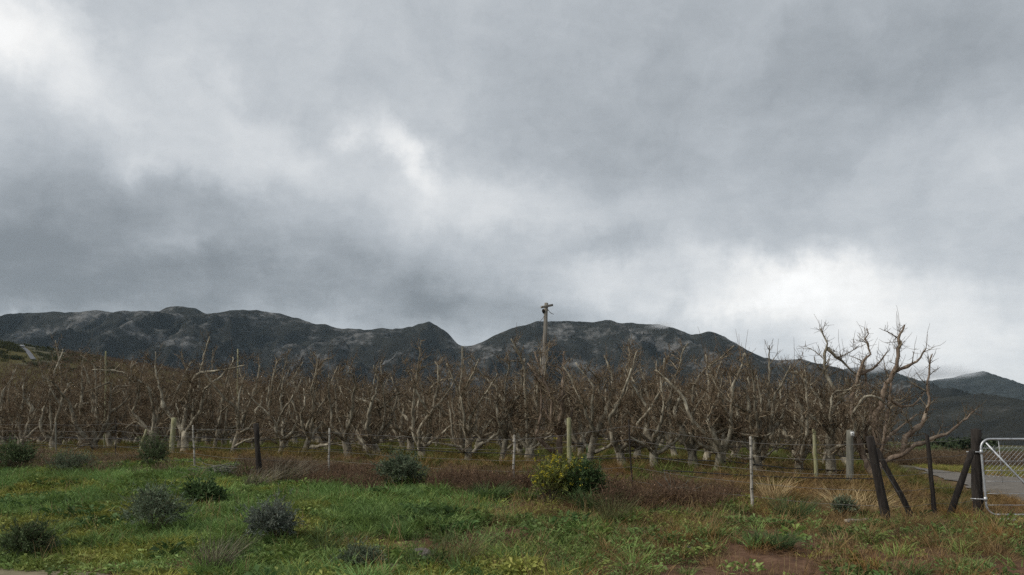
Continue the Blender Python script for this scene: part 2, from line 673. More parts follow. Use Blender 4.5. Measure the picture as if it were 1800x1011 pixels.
# ------------------------------------------------------------------ mountains
def mountain_material(name, veg, rock, cover):
    m = bpy.data.materials.new(name)
    m.use_nodes = True
    N, L = m.node_tree.nodes, m.node_tree.links
    b = N['Principled BSDF']
    b.inputs['Roughness'].default_value = 1
    b.inputs['Specular IOR Level'].default_value = .05
    g = N.new('ShaderNodeNewGeometry')

    def nz(scale, det, st=(1, 1, 1), rough=.6):
        mp = N.new('ShaderNodeMapping')
        mp.inputs['Scale'].default_value = st
        L.new(g.outputs['Position'], mp.inputs[0])
        n = N.new('ShaderNodeTexNoise')
        n.inputs['Scale'].default_value = scale
        n.inputs['Detail'].default_value = det
        n.inputs['Roughness'].default_value = rough
        L.new(mp.outputs[0], n.inputs['Vector'])
        return n.outputs['Fac']

    def MA(op, a, c, d=None):
        n = N.new('ShaderNodeMath')
        n.operation = op
        for i, q in enumerate((a, c, d)):
            if q is None:
                continue
            if isinstance(q, float):
                n.inputs[i].default_value = q
            else:
                L.new(q, n.inputs[i])
        return n.outputs[0]
    big = nz(.0048, 4, (1, .8, 1.8))
    fine = nz(.028, 10, (1, .5, 1.7), .82)
    f = MA('ADD', MA('MULTIPLY', big, .56), MA('MULTIPLY', fine, .44))
    mr = N.new('ShaderNodeMapRange')
    mr.inputs['From Min'].default_value = cover
    mr.inputs['From Max'].default_value = cover + .09
    L.new(f, mr.inputs['Value'])
    vg = N.new('ShaderNodeValToRGB')
    vg.color_ramp.elements[0].position = .35
    vg.color_ramp.elements[0].color = (*[c * .6 for c in veg], 1)
    vg.color_ramp.elements[1].position = .65
    vg.color_ramp.elements[1].color = (*[c * 1.45 for c in veg], 1)
    L.new(nz(.012, 7), vg.inputs[0])
    rk = N.new('ShaderNodeValToRGB')
    rk.color_ramp.elements[0].position = .35
    rk.color_ramp.elements[0].color = (*[c * .5 for c in rock], 1)
    rk.color_ramp.elements[1].position = .65
    rk.color_ramp.elements[1].color = (*[c * 1.3 for c in rock], 1)
    L.new(nz(.05, 6), rk.inputs[0])
    mx = N.new('ShaderNodeMix')
    mx.data_type = 'RGBA'
    L.new(mr.outputs[0], mx.inputs['Factor'])
    L.new(vg.outputs[0], mx.inputs['A'])
    L.new(rk.outputs[0], mx.inputs['B'])
    L.new(mx.outputs['Result'], b.inputs['Base Color'])
    bp = N.new('ShaderNodeBump')
    bp.inputs['Strength'].default_value = 1.0
    bp.inputs['Distance'].default_value = 16.0
    L.new(fine, bp.inputs['Height'])
    L.new(bp.outputs[0], b.inputs['Normal'])
    return m


def ridge(name, prof, Y, front, back, step, rows, seed, material, spur=.3, rough=1.0):
    P = [pt(u, v, Y) for (u, v) in prof]
    px = np.array([p.x for p in P])
    pz = np.array([p.z for p in P])
    xs = np.arange(px[0], px[-1], step)
    H = np.interp(xs, px, pz)
    H = H + (fbm(xs / 45 + seed, xs * 0 + seed, 4) - .5) * 14 * rough
    t = np.concatenate([1 - np.linspace(1, 0, rows) ** 1.5, 1 + np.linspace(0, 1, 14)[1:]])
    X, T = np.meshgrid(xs, t)
    Hh = np.broadcast_to(H, X.shape)
    tf = np.clip(T, 0, 1)
    wig = (fbm(xs / 420 + seed * 3, xs * 0 + 3.3, 4) - .5) * 360
    Yy = np.where(T <= 1, Y - front * (1 - T), Y + back * (T - 1)) + wig[None, :] * sm(.0, 1, tf)
    # ridged spurs running down towards the viewer
    wx = X + (fbm(X / 300 + seed, Yy / 300, 3) - .5) * 260 + (1 - tf) * 240 * (fbm(X / 900 + seed, X * 0 + 7, 2) - .5)
    n1 = 1 - np.abs(2 * fbm(wx / 260 + seed, Yy / 1500 + seed, 3) - 1) * 2.2
    n2 = 1 - np.abs(2 * fbm(wx / 85 + seed * 2, Yy / 380 + seed, 4) - 1) * 2.2
    env = np.clip(1 - tf, 0, 1) ** .8 * np.clip(tf * 3, 0, 1)
    Z = Hh * tf ** 1.15 + Hh * spur * env * (n1 - .62) + Hh * .085 * spur / .3 * np.clip(env * 3, 0, 1) * (n2 - .6)
    Z = Z + (fbm(X / 30, Yy / 30 + seed, 4) - .5) * 16 * np.clip(env * 4, 0, 1)
    Z = np.where(T > 1, Hh * (1 - (T - 1) ** 1.5), Z)
    fade = sm(0, 1, np.minimum(X - px[0], px[-1] - X) / 60)
    Z = np.where(T < .001, -30, Z) * fade - 12 * (1 - fade)
    ny, nx = X.shape
    V = np.stack([X, Yy, Z], -1).reshape(-1, 3)
    i = np.arange(ny - 1)[:, None] * nx
    j = np.arange(nx - 1)[None, :]
    Q = np.stack([i + j, i + j + 1, i + nx + j + 1, i + nx + j], -1).reshape(-1, 4)
    return tag(link(name, mesh_np(name, V, [Q], material)), kind='structure')


mm = mountain_material('fynbos_rock', (.026, .026, .022), (.185, .18, .173), .515)
mm2 = mountain_material('far_slope', (.030, .033, .030), (.09, .09, .09), .56)
mm3 = mountain_material('near_slope', (.034, .033, .026), (.11, .105, .10), .60)
PA = [(-420, 640), (-250, 600), (-120, 575), (0, 563), (40, 551), (75, 549), (110, 547), (160, 543), (200, 547), (260, 547), (285, 549),
      (300, 545), (325, 543), (350, 544), (372, 555), (400, 551), (440, 545), (455, 545), (490, 552), (530, 561), (560, 570),
      (600, 576), (650, 577), (700, 574), (720, 570), (752, 563), (765, 567), (785, 583), (805, 603), (812, 606), (830, 604),
      (850, 598), (880, 583), (910, 573), (950, 563), (1000, 560), (1040, 563), (1076, 559), (1110, 565), (1160, 568), (1185, 574),
      (1215, 589), (1240, 585), (1270, 594), (1310, 617), (1340, 630), (1380, 633), (1410, 631), (1450, 637), (1480, 646), (1510, 656),
      (1560, 676), (1620, 700), (1700, 735), (1800, 790)]
ridge('mountain_range', PA, 3600, 1500, 1200, 6.5, 120, 5, mm, .60)
ridge('mountain_shoulder', [(1330, 720), (1440, 662), (1500, 645), (1540, 639), (1570, 647), (1600, 660), (1640, 677), (1700, 712), (1800, 770), (1850, 790)],
      4300, 1400, 1200, 11, 60, 9, mm2, .25)
ridge('far_peak', [(1480, 740), (1560, 676), (1600, 668), (1640, 668), (1680, 662), (1710, 655), (1730, 652), (1755, 659), (1780, 675), (1800, 687), (1850, 708),
                   (1950, 725), (2100, 760), (2200, 790)], 5200, 1600, 1200, 13, 60, 14, mm2, .22)
ridge('dark_foothill', [(1440, 795), (1500, 770), (1560, 735), (1620, 708), (1660, 697), (1720, 693), (1770, 703), (1800, 713), (1900, 735), (2050, 775), (2120, 795)],
      2300, 1100, 900, 6, 70, 21, mm3, .18, .5)


# ------------------------------------------------------------------ bare fruit trees
def walk(rng, p, d, length, n, wander, up, kink=0.0):
    """a crooked branch path"""
    p = np.array(p, float)
    d = np.array(d, float)
    d /= np.linalg.norm(d)
    P = [p.copy()]
    st = length / n
    for i in range(n):
        d = d + rng.normal(0, wander, 3) + np.array([0, 0, up])
        if kink and rng.rand() < kink:
            d = d + rng.normal(0, .5, 3)
        d /= np.linalg.norm(d)
        p = p + d * st
        P.append(p.copy())
    return np.array(P)


def resample(P, n):
    P = np.asarray(P, float)
    L = np.concatenate([[0], np.cumsum(np.linalg.norm(np.diff(P, axis=0), axis=1))])
    t = np.linspace(0, L[-1], n)
    Q = np.stack([np.interp(t, L, P[:, k]) for k in range(3)], -1)
    return Q


class Tree:
    def __init__(self, seed):
        self.rng = np.random.RandomState(seed)
        self.trunk, self.branches, self.twigs = MB(), MB(), MB()
        self.tw = []

    def limb(self, P, r0, r1, k=7, side=1.0, start=.15, dens=1.0, knob=.16):
        rng = self.rng
        L = np.linalg.norm(np.diff(P, axis=0), axis=1).sum()
        P = resample(P, max(6, int(L / .11)))
        n = len(P)
        P[1:-1] += rng.normal(0, .16 * r0, (n - 2, 3))
        r = np.linspace(r0, r1, n) * (1 + rng.uniform(-knob, knob, n))
        # swollen knuckles where it was pruned
        for q in range(max(1, n // 6)):
            r[rng.randint(1, n)] *= rng.uniform(1.15, 1.5)
        self.trunk.tube(P, r, k)
        T = np.gradient(P, axis=0)
        T /= np.linalg.norm(T, axis=1)[:, None]
        nb = int(L * 8.5 * side * dens)
        for q in range(nb):
            t = start + (1 - start) * (q + rng.rand()) / nb
            i = min(n - 1, int(t * (n - 1)))
            az = rng.uniform(0, 2 * math.pi)
            o = np.array([math.cos(az), math.sin(az), rng.uniform(.0, 1.1)])
            d = o + T[i] * .35
            bl = rng.uniform(.15, .62) * (1.12 - .55 * t) * (1.0 if rng.rand() < .8 else 1.6)
            self.side(P[i], d, bl, min(r[i] * .5, .016 * bl / .5 + .004))
        for q in range(int(L * 15 * dens)):
            t = rng.uniform(start * .6, 1)
            i = min(n - 1, int(t * (n - 1)))
            self.twig(P[i] + rng.normal(0, r[i] * .3, 3), rng.normal(0, 1, 3) + np.array([0, 0, .4]) + T[i] * .4, rng.uniform(.05, .22))
        # a few upright shoots near the end
        for q in range(rng.randint(2, 6)):
            i = rng.randint(int(n * .5), n)
            self.twig(P[i], np.array([rng.normal(0, .25), rng.normal(0, .25), 1]), rng.uniform(.25, .75), .005, .06)
        return P

    def side(self, p, d, L, r):
        rng = self.rng
        n = max(4, int(L / .075))
        P = walk(rng, p, d, L, n, .11, rng.uniform(.0, .10), .14)
        rr = np.linspace(r, max(r * .35, .0045), n + 1) * (1 + rng.uniform(-.2, .2, n + 1))
        self.branches.tube(P, rr, 5)
        for q in range(int(3 + L * 20)):
            i = rng.randint(1, n + 1)
            self.twig(P[i], rng.normal(0, 1, 3) + np.array([0, 0, .55]), rng.uniform(.05, .24) * (1.5 if rng.rand() < .15 else 1), .0045)
        if L > .4:
            for q in range(2):
                i = rng.randint(2, n)
                az = rng.uniform(0, 6.28)
                self.side(P[i], np.array([math.cos(az), math.sin(az), rng.uniform(-.1, .9)]), L * rng.uniform(.35, .55), rr[i] * .7)

    def twig(self, p, d, L, r=.0042, wander=.28):
        self.tw.append((*p, *d, L, r, wander))

    def butt(self, P, r0, r1):
        P = resample(P, 9)
        r = np.linspace(r0, r1, 9)
        r[0] *= 1.45
        r[1] *= 1.18
        r *= 1 + self.rng.uniform(-.07, .07, 9)
        P[0][2] -= .12
        self.trunk.tube(P, r, 10)

    def meshes(self, tag_, barkm=None):
        A = np.array(self.tw)
        P = batch_walk(self.rng, A[:, :3], A[:, 3:6], A[:, 6], 3, .14, .08)
        V, Q = batch_tubes(P, A[:, 7:8] * np.array([[1, .9, .75, .5]]), 3)
        self.twigs.add(V, Q)
        return [('trunk', self.trunk.mesh(tag_ + '_trunk', barkm or MT['bark'])),
                ('side_branches', self.branches.mesh(tag_ + '_branches', MT['branch'])),
                ('twigs', self.twigs.mesh(tag_ + '_twigs', MT['twig'], False))]


def random_tree(seed, height=3.0, dens=1.0):
    t = Tree(seed)
    rng = t.rng
    h = rng.uniform(.28, .55)
    lean = rng.normal(0, .09, 2)
    top = np.array([lean[0], lean[1], h])
    t.butt([(0, 0, 0), (lean[0] * .4, lean[1] * .4, h * .5), tuple(top)], rng.uniform(.10, .135), rng.uniform(.085, .105))
    nl = rng.randint(4, 7)
    a0 = rng.uniform(0, 6.28)
    for q in range(nl):
        az = a0 + q * 6.283 / nl + rng.uniform(-.35, .35)
        out = rng.uniform(.35, .95) if q else rng.uniform(.02, .2)
        H = height * (rng.uniform(.70, .98) if q else rng.uniform(.95, 1.1))
        L1 = rng.uniform(.35, .9) if q else .4
        P1 = walk(rng, top - np.array([0, 0, .06]), np.array([math.cos(az) * out, math.sin(az) * out, .75]), L1, 5, .08, .0)
        P2 = walk(rng, P1[-1], P1[-1] - P1[-2] + np.array([0, 0, .35]), max(.6, H - P1[-1][2]), 14, .065, .045, .17)
        P = np.vstack([P1, P2[1:]])
        t.limb(P, rng.uniform(.044, .068), rng.uniform(.009, .015), 7, dens=dens)
    # one or two low horizontal arms
    for q in range(rng.randint(1, 3)):
        az = rng.uniform(0, 6.28)
        P = walk(rng, top * .9, np.array([math.cos(az), math.sin(az), .22]), rng.uniform(.7, 1.3), 9, .10, .06, .15)
        t.limb(P, rng.uniform(.035, .055), .014, 6, dens=dens)
    return t


def place_tree(parts, loc, rz, scale, label, group, name='fruit_tree'):
    e = empty(name, loc, rz)
    e.scale = (scale, scale, scale * random.uniform(.94, 1.06))
    for nm, me in parts:
        link(nm, me, e)
    tag(e, label, 'tree', group)
    return e


random.seed(4)
ROW_S0, ROW_D = 4.6, 4.2


def row_point(u, k):
    """where the view column u meets orchard row k"""
    s = ROW_S0 + ROW_D * k
    x, y, _ = ray(u, 805)
    q = x / y
    Y = (s + FX * .482 + FY * .876) / (q * .482 + .876)
    return q * Y, Y


# trees in the front row whose limbs one can follow in the photograph: base column, row, limb paths (u, v, depth, radius at start)
HERO = [
    (376, 1, [[(376, 781, 0), (384, 750, .1), (389, 724, .1), (393, 692, 0), (400, 663, -.1), (404, 642, -.1)], [(384, 750, 0), (372, 735, .2), (352, 722, .3), (342, 700, .3), (338, 672, .3)],
              [(389, 724, 0), (408, 708, -.2), (420, 690, -.2)], [(380, 770, 0), (362, 752, -.3), (345, 742, -.4)]], .085,
     'bare fruit tree with a straight pale limb, left of the leaning trunk'),
    (406, 0, [[(406, 792, 0), (421, 755, 0), (430, 729, 0), (443, 700, 0), (452, 670, .1), (457, 642, .1)], [(418, 763, 0), (440, 752, -.3), (448, 735, -.3), (462, 715, -.3)],
              [(410, 786, 0), (432, 774, -.3), (448, 770, -.4), (460, 760, -.4)], [(430, 729, 0), (412, 705, .3), (405, 680, .4)]], .10,
     'bare fruit tree leaning right as one long straight limb, left of the dark fence post'),
    (488, 0, [[(490, 795, 0), (500, 775, 0), (515, 760, -.2), (523, 742, -.2), (521, 720, -.2), (510, 700, -.2)], [(487, 780, 0), (470, 768, -.3), (462, 772, -.4)], [(495, 775, 0), (498, 740, .2), (493, 700, .2), (500, 660, .2)],
              [(500, 772, 0), (475, 745, .3), (470, 705, .4), (475, 665, .4)]], .10, 'bare fruit tree forking low just right of the dark fence post'),
    (533, 0, [[(531, 803, 0), (544, 769, 0), (550, 736, 0), (552, 711, 0), (552, 670, 0), (560, 637, 0), (552, 622, 0)], [(552, 740, 0), (560, 718, -.1), (573, 699, -.1), (578, 684, -.1)],
              [(545, 786, 0), (570, 783, -.4), (589, 780, -.5), (600, 783, -.5), (616, 779, -.6), (629, 774, -.6)], [(544, 769, 0), (528, 750, .2), (512, 735, .3), (508, 705, .3)], [(556, 655, 0), (570, 632, .1), (585, 630, .1)]], .105,
     'tall bare fruit tree with slanting pale trunk, left of a white dropper'),
    (823, 0, [[(823, 804, 0), (824, 770, 0), (824, 754, 0), (812, 720, .1), (808, 690, .1), (812, 655, .1)], [(815, 795, 0), (807, 787, -.2), (791, 783, -.4), (775, 779, -.5), (760, 778, -.6)],
              [(828, 798, 0), (848, 780, -.2), (874, 764, -.4), (888, 733, -.4), (893, 719, -.4), (905, 690, -.4)], [(805, 790, 0), (795, 765, -.1), (793, 735, -.1), (788, 705, 0)], [(828, 760, 0), (840, 725, .3), (842, 680, .3)]], .115,
     'broad bare fruit tree with a low arm to each side, left of centre'),
    (881, 0, [[(881, 806, 0), (890, 766, 0), (895, 745, 0), (900, 715, .1), (915, 690, .1), (918, 655, .1), (922, 630, .1)], [(890, 790, 0), (910, 776, -.3), (930, 766, -.4)], [(895, 748, 0), (918, 750, -.2), (928, 740, -.2), (930, 722, -.2)],
              [(886, 790, 0), (872, 768, .3), (868, 735, .4), (862, 700, .4)]], .095, 'bare fruit tree standing right behind the middle white dropper'),
    (981, 0, [[(981, 806, 0), (984, 761, 0), (988, 723, 0), (990, 678, 0), (991, 640, 0), (992, 618, 0)], [(975, 795, 0), (958, 782, -.1), (942, 768, -.2), (950, 738, -.2), (952, 700, -.2), (950, 682, -.2), (938, 668, -.2)],
              [(986, 765, 0), (1000, 745, -.3), (1008, 715, -.3), (1017, 688, -.3)], [(990, 700, 0), (1010, 690, .2), (1022, 684, .2)]], .105, 'bare fruit tree with an upright reddish trunk just left of the lichen post'),
    (1031, 0, [[(1030, 806, 0), (1045, 766, 0), (1066, 726, 0), (1078, 683, 0), (1075, 655, .1), (1062, 625, .1)], [(1045, 795, 0), (1073, 783, -.3), (1085, 772, -.4), (1092, 755, -.4), (1100, 735, -.4)], [(1070, 720, 0), (1090, 700, .3), (1092, 660, .3)],
               [(1035, 790, 0), (1022, 765, .3), (1015, 720, .4), (1028, 680, .4)], [(1078, 683, 0), (1105, 665, .1), (1125, 650, .1)]], .115,
     'bare fruit tree slanting right just right of the lichen post'),
    (1162, 0, [[(1150, 812, 0), (1148, 785, 0), (1135, 755, .1), (1140, 720, .1), (1160, 690, .1), (1168, 655, .1), (1168, 630, .1)], [(1152, 800, 0), (1175, 785, -.2), (1195, 765, -.3), (1205, 740, -.3), (1225, 715, -.3), (1240, 690, -.3)],
               [(1150, 790, 0), (1165, 755, .3), (1180, 720, .4), (1200, 690, .4), (1228, 665, .4)], [(1148, 795, 0), (1128, 780, -.3), (1105, 765, -.4), (1090, 758, -.4)], [(1140, 720, 0), (1120, 690, 0), (1100, 660, 0)]], .12,
     'wide bare fruit tree with curving limbs behind the grey brush heap'),
    (1332, 0, [[(1332, 830, 0), (1330, 797, 0), (1326, 770, 0), (1319, 726, 0), (1314, 693, 0), (1308, 676, 0)], [(1331, 800, 0), (1345, 765, .1), (1350, 726, .1), (1351, 679, .1), (1353, 634, .1), (1352, 607, .1)],
               [(1338, 808, 0), (1360, 791, -.2), (1384, 780, -.3), (1396, 771, -.3)], [(1326, 806, 0), (1308, 806, -.2), (1290, 802, -.3)], [(1332, 790, 0), (1336, 750, -.3), (1338, 700, -.3), (1330, 660, -.3)],
               [(1326, 790, 0), (1290, 755, .2), (1262, 745, .2), (1240, 752, .2)], [(1345, 770, 0), (1375, 735, .3), (1385, 690, .3), (1410, 668, .3)], [(1319, 726, 0), (1290, 712, -.2), (1275, 700, -.2)]], .125,
     'bushy bare fruit tree with a straight sawn-off leader, behind the right white dropper'),
    (1461, 0, [[(1461, 832, 0), (1459, 790, 0), (1459, 745, 0), (1466, 715, 0), (1480, 704, 0)], [(1482, 706, 0), (1466, 684, 0), (1452, 656, 0), (1450, 638, 0), (1450, 622, 0), (1455, 604, 0), (1441, 577, 0)],
               [(1455, 614, 0), (1473, 631, .1), (1491, 645, .1), (1505, 659, .1)], [(1459, 760, 0), (1430, 735, -.2), (1408, 715, -.2), (1395, 690, -.2)], [(1462, 800, 0), (1490, 770, -.3), (1510, 740, -.3)],
               [(1459, 760, 0), (1440, 700, .3), (1418, 672, .3), (1415, 650, .3)]], .125, 'tall bare fruit tree with a stout grey trunk, left of the grey tagged post'),
    (1535, 0, [[(1538, 852, 0), (1540, 810, 0), (1541, 768, 0), (1539, 747, 0), (1541, 725, 0), (1550, 715, 0), (1551, 697, 0), (1555, 677, 0), (1566, 665, 0), (1575, 647, 0), (1577, 631, 0), (1582, 613, 0), (1582, 593, 0), (1590, 571, 0)],
               [(1575, 652, 0), (1595, 645, 0), (1605, 638, 0), (1618, 631, 0), (1623, 620, 0), (1628, 612, 0)],
               [(1538, 840, 0), (1556, 809, -.1), (1584, 800, -.3), (1602, 787, -.3), (1619, 779, -.3), (1641, 770, -.3), (1665, 763, -.3), (1680, 750, -.3), (1713, 722, -.3)],
               [(1587, 799, -.3), (1590, 780, -.3), (1592, 768, -.3), (1602, 759, -.3), (1621, 748, -.3), (1626, 733, -.3), (1630, 715, -.3), (1636, 707, -.3), (1631, 690, -.3), (1630, 670, -.3), (1634, 654, -.3), (1633, 638, -.3), (1639, 622, -.3)],
               [(1534, 835, 0), (1518, 800, .2), (1506, 770, .2), (1498, 730, .2), (1498, 695, .2), (1502, 681, .2), (1511, 656, .2), (1516, 636, .2), (1530, 622, .2), (1527, 611, .2), (1523, 600, .2), (1524, 577, .2)],
               [(1545, 790, 0), (1570, 760, .3), (1590, 745, .3), (1612, 728, .3)], [(1511, 658, .2), (1535, 648, .3), (1548, 635, .3), (1560, 618, .3)], [(1512, 790, .2), (1490, 765, .4), (1478, 740, .4)],
               [(1560, 700, 0), (1585, 715, .2), (1608, 712, .2), (1625, 690, .2)]], .135,
     'tall reddish bare fruit tree sprawling over the gravel road at the orchard corner'),
]
front_used = []
for hi, (ub, row, limbs, r0, label) in enumerate(HERO):
    bx_, by_ = row_point(ub, row)
    bz_ = gz(bx_, by_)
    b0 = pt(limbs[0][0][0], limbs[0][0][1], by_)
    t = Tree(500 + hi)
    last = hi == len(HERO) - 1
    for li, path in enumerate(limbs):
        P = []
        for (u, v, dd) in path:
            p = pt(u, v, by_ + dd * 1.4)
            P.append((p.x - bx_, p.y - by_, p.z - bz_))
        P = np.array(P)
        if li == 0:
            P[0] = (P[0][0], P[0][1], -.1)
            kk = max(1, min(2, len(P) - 2))
            t.butt([tuple(P[0]), tuple((P[0] + P[1]) / 2), tuple(P[1])], r0, r0 * .72)
            t.limb(P[1:], r0 * .70, .02, 8, start=.15, dens=.55 if last else .8)
        else:
            L = np.linalg.norm(np.diff(P, axis=0), axis=1).sum()
            t.limb(P, min(r0 * .62, .028 + .014 * L), .011, 7, start=.12, dens=.55 if last else .8)
    # limbs on the sides that face away from and towards the viewer
    rng = t.rng
    top = P0 = np.array(t.trunk.V[0][-2])
    for q in range(2 if last else 3):
        az = rng.uniform(0, 6.28)
        sgn = 1 if q % 2 else -1
        P1 = walk(rng, top - np.array([0, 0, .08]), np.array([rng.uniform(-.4, .4), sgn * .8, .7]), .7, 5, .14, 0)
        P2 = walk(rng, P1[-1], P1[-1] - P1[-2] + np.array([0, 0, .3]), rng.uniform(1.2, 1.9), 12, .07, .05, .15)
        t.limb(np.vstack([P1, P2[1:]]), .05, .015, 7, dens=.8)
    e = place_tree(t.meshes('tree%02d' % hi, MT['bark_red'] if last or ub == 981 else None), (bx_, by_, bz_), 0, 1.0, label, 'front row of fruit trees')
    e.scale = (1, 1, 1)
    front_used.append((bx_, by_, row))

protos = [random_tree(40 + q, 2.75 + .11 * (q % 6), .9).meshes('orchard%02d' % q) for q in range(12)]
EXTRA = [(-30, 'bare fruit tree cut by the left edge of the picture, nearest row'), (28, 'dark bare fruit tree second from the left edge, behind the leafy bush'), (82, 'bare fruit tree behind the leftmost thin dropper, nearest row'),
         (165, 'bare fruit tree with twin leaning trunks, left of the dark green bush'), (258, 'bare fruit tree directly behind the dark green bush by the fence'), (318, 'bare fruit tree right beside the mossy post on the left'),
         (612, 'small bare fruit tree right of the tall slanting tree'), (672, 'bare fruit tree behind the grey-green bush at the fence'), (742, 'bare fruit tree with thick short trunk, right of the fence-line bush'),
         (935, 'bare fruit tree behind the yellow-flowered bush'), (1098, 'bare fruit tree behind the brown bramble bank'), (1225, 'low twiggy bare fruit tree left of the sawn-leader tree'), (1270, 'slim bare fruit tree next left of the sawn-leader tree'), (1400, 'bare fruit tree left of the lichen post beside the stout grey trunk')]
for i, (u, label) in enumerate(EXTRA):
    x, y = row_point(u, 0)
    x += random.uniform(-.1, .1)
    y += random.uniform(-.2, .3)
    place_tree(protos[i % 12], (x, y, gz(x, y)), random.uniform(0, 6.28), random.uniform(1.0, 1.14) + (.22 if u < 340 else .04), label, 'front row of fruit trees')
# the rows behind
WORDS = ['second', 'third', 'fourth', 'fifth', 'sixth', 'seventh', 'eighth', 'ninth', 'tenth', 'eleventh', 'twelfth', 'thirteenth', 'fourteenth']
slots = []
for k in range(1, 60):
    a = -40.0
    while a < 260:
        s = ROW_S0 + ROW_D * k
        aj = a + random.uniform(-.25, .25)
        x, y = from_sa(s + random.uniform(-.2, .2), aj)
        a += 1.9
        if y < 5 or x - 8.8 - .36 * (y - 18.5) > -.3 or abs(x / y) > .64 or y > 330:
            continue
        if k == 1 and any(r == 1 and abs(x - fx) < 1.0 for fx, fy, r in front_used):
            continue
        slots.append((k, x, y))
slots.sort(key=lambda q: (q[0], q[2]))
NB = 300 - len(HERO) - len(EXTRA)
for i, (k, x, y) in enumerate(slots[:NB]):
    place_tree(protos[random.randrange(12)], (x, y, gz(x, y)), random.uniform(0, 6.28), random.uniform(.9, 1.14) * (1.0 + .22 * float(sm(.05, -.4, x / y))),
               'bare pruned fruit tree in the %s row back from the fence' % WORDS[k - 1], '%s row of fruit trees' % WORDS[k - 1])
far_slots = slots[NB:]
print('rows to', slots[NB - 1][0], 'far', len(far_slots))


# ------------------------------------------------------------------ instancing for uncountable growth
def scatter(name, pts, rot, scl, idx, tint, protos_, label, cat):
    """one 'stuff' object: points carrying instances of small growth forms"""
    col = bpy.data.collections.new(name + '_forms')
    for q, me in enumerate(protos_):
        o = bpy.data.objects.new('%s_form_%02d' % (name, q), me)
        col.objects.link(o)
    n = len(pts)
    me = bpy.data.meshes.new(name)
    me.vertices.add(n)
    me.vertices.foreach_set('co', np.asarray(pts, np.float32).ravel())

    def at(nm, ty, fld, data, dt=np.float32):
        a_ = me.attributes.new(nm, ty, 'POINT')
        a_.data.foreach_set(fld, np.asarray(data, dt).ravel())
    at('rot', 'FLOAT_VECTOR', 'vector', rot)
    at('scl', 'FLOAT', 'value', scl)
    at('idx', 'INT', 'value', idx, np.int32)
    t4 = np.concatenate([np.asarray(tint, float), np.ones((n, 1))], 1)
    at('tint', 'FLOAT_COLOR', 'color', t4)
    o = link(name, me)
    ng = bpy.data.node_groups.new(name + '_nodes', 'GeometryNodeTree')
    ng.interface.new_socket('Geometry', in_out='INPUT', socket_type='NodeSocketGeometry')
    ng.interface.new_socket('Geometry', in_out='OUTPUT', socket_type='NodeSocketGeometry')
    N, L = ng.nodes, ng.links
    gi = N.new('NodeGroupInput')
    go = N.new('NodeGroupOutput')
    ip = N.new('GeometryNodeInstanceOnPoints')
    ci = N.new('GeometryNodeCollectionInfo')
    ci.inputs['Collection'].default_value = col
    ci.inputs['Separate Children'].default_value = True
    ci.inputs['Reset Children'].default_value = True
    L.new(gi.outputs[0], ip.inputs['Points'])
    L.new(ci.outputs[0], ip.inputs['Instance'])
    ip.inputs['Pick Instance'].default_value = True

    def na(nm, ty):
        q = N.new('GeometryNodeInputNamedAttribute')
        q.data_type = ty
        q.inputs['Name'].default_value = nm
        return q.outputs['Attribute']
    L.new(na('idx', 'INT'), ip.inputs['Instance Index'])
    er = N.new('FunctionNodeEulerToRotation')
    L.new(na('rot', 'FLOAT_VECTOR'), er.inputs[0])
    L.new(er.outputs[0], ip.inputs['Rotation'])
    L.new(na('scl', 'FLOAT'), ip.inputs['Scale'])
    L.new(ip.outputs[0], go.inputs[0])
    md = o.modifiers.new('growth', 'NODES')
    md.node_group = ng
    tag(o, label, cat, kind='stuff')
    return o


# far orchard as one mass
MT['hill_scrub'] = None
MT['far_twig'] = mat('far_twig', [(.085, .058, .036), (.125, .088, .054), (.185, .136, .086)], 2, 3, .95, tint='tint')


def low_tree(seed):
    rng = np.random.RandomState(seed)
    mb = MB()
    mb.tube([(0, 0, -.2), (0, 0, .25), (0, 0, .5)], [.13, .10, .09], 5)
    for q in range(5):
        az = q * 1.257 + rng.uniform(-.3, .3)
        P = walk(rng, (0, 0, .42), (math.cos(az) * .7, math.sin(az) * .7, .75), rng.uniform(2.0, 2.9), 7, .16, .12)
        mb.tube(P, np.linspace(.065, .02, 8), 4)
        I = rng.randint(1, 8, 16)
        P3 = batch_walk(rng, P[I], rng.normal(0, 1, (16, 3)) + np.array([0, 0, .5]), rng.uniform(.25, .8, 16), 3, .25, .1)
        mb.add(*batch_tubes(P3, np.tile([.016, .013, .011, .008], (16, 1)), 3))
        S = P3[rng.randint(0, 16, 48), rng.randint(1, 4, 48)]
        P4 = batch_walk(rng, S, rng.normal(0, 1, (48, 3)) + np.array([0, 0, .5]), rng.uniform(.1, .35, 48), 2, .2, .1)
        mb.add(*batch_tubes(P4, np.tile([.009, .008, .006], (48, 1)), 3))
    return mb.mesh('low_tree_%d' % seed, MT['far_twig'])


rs = np.random.RandomState(8)
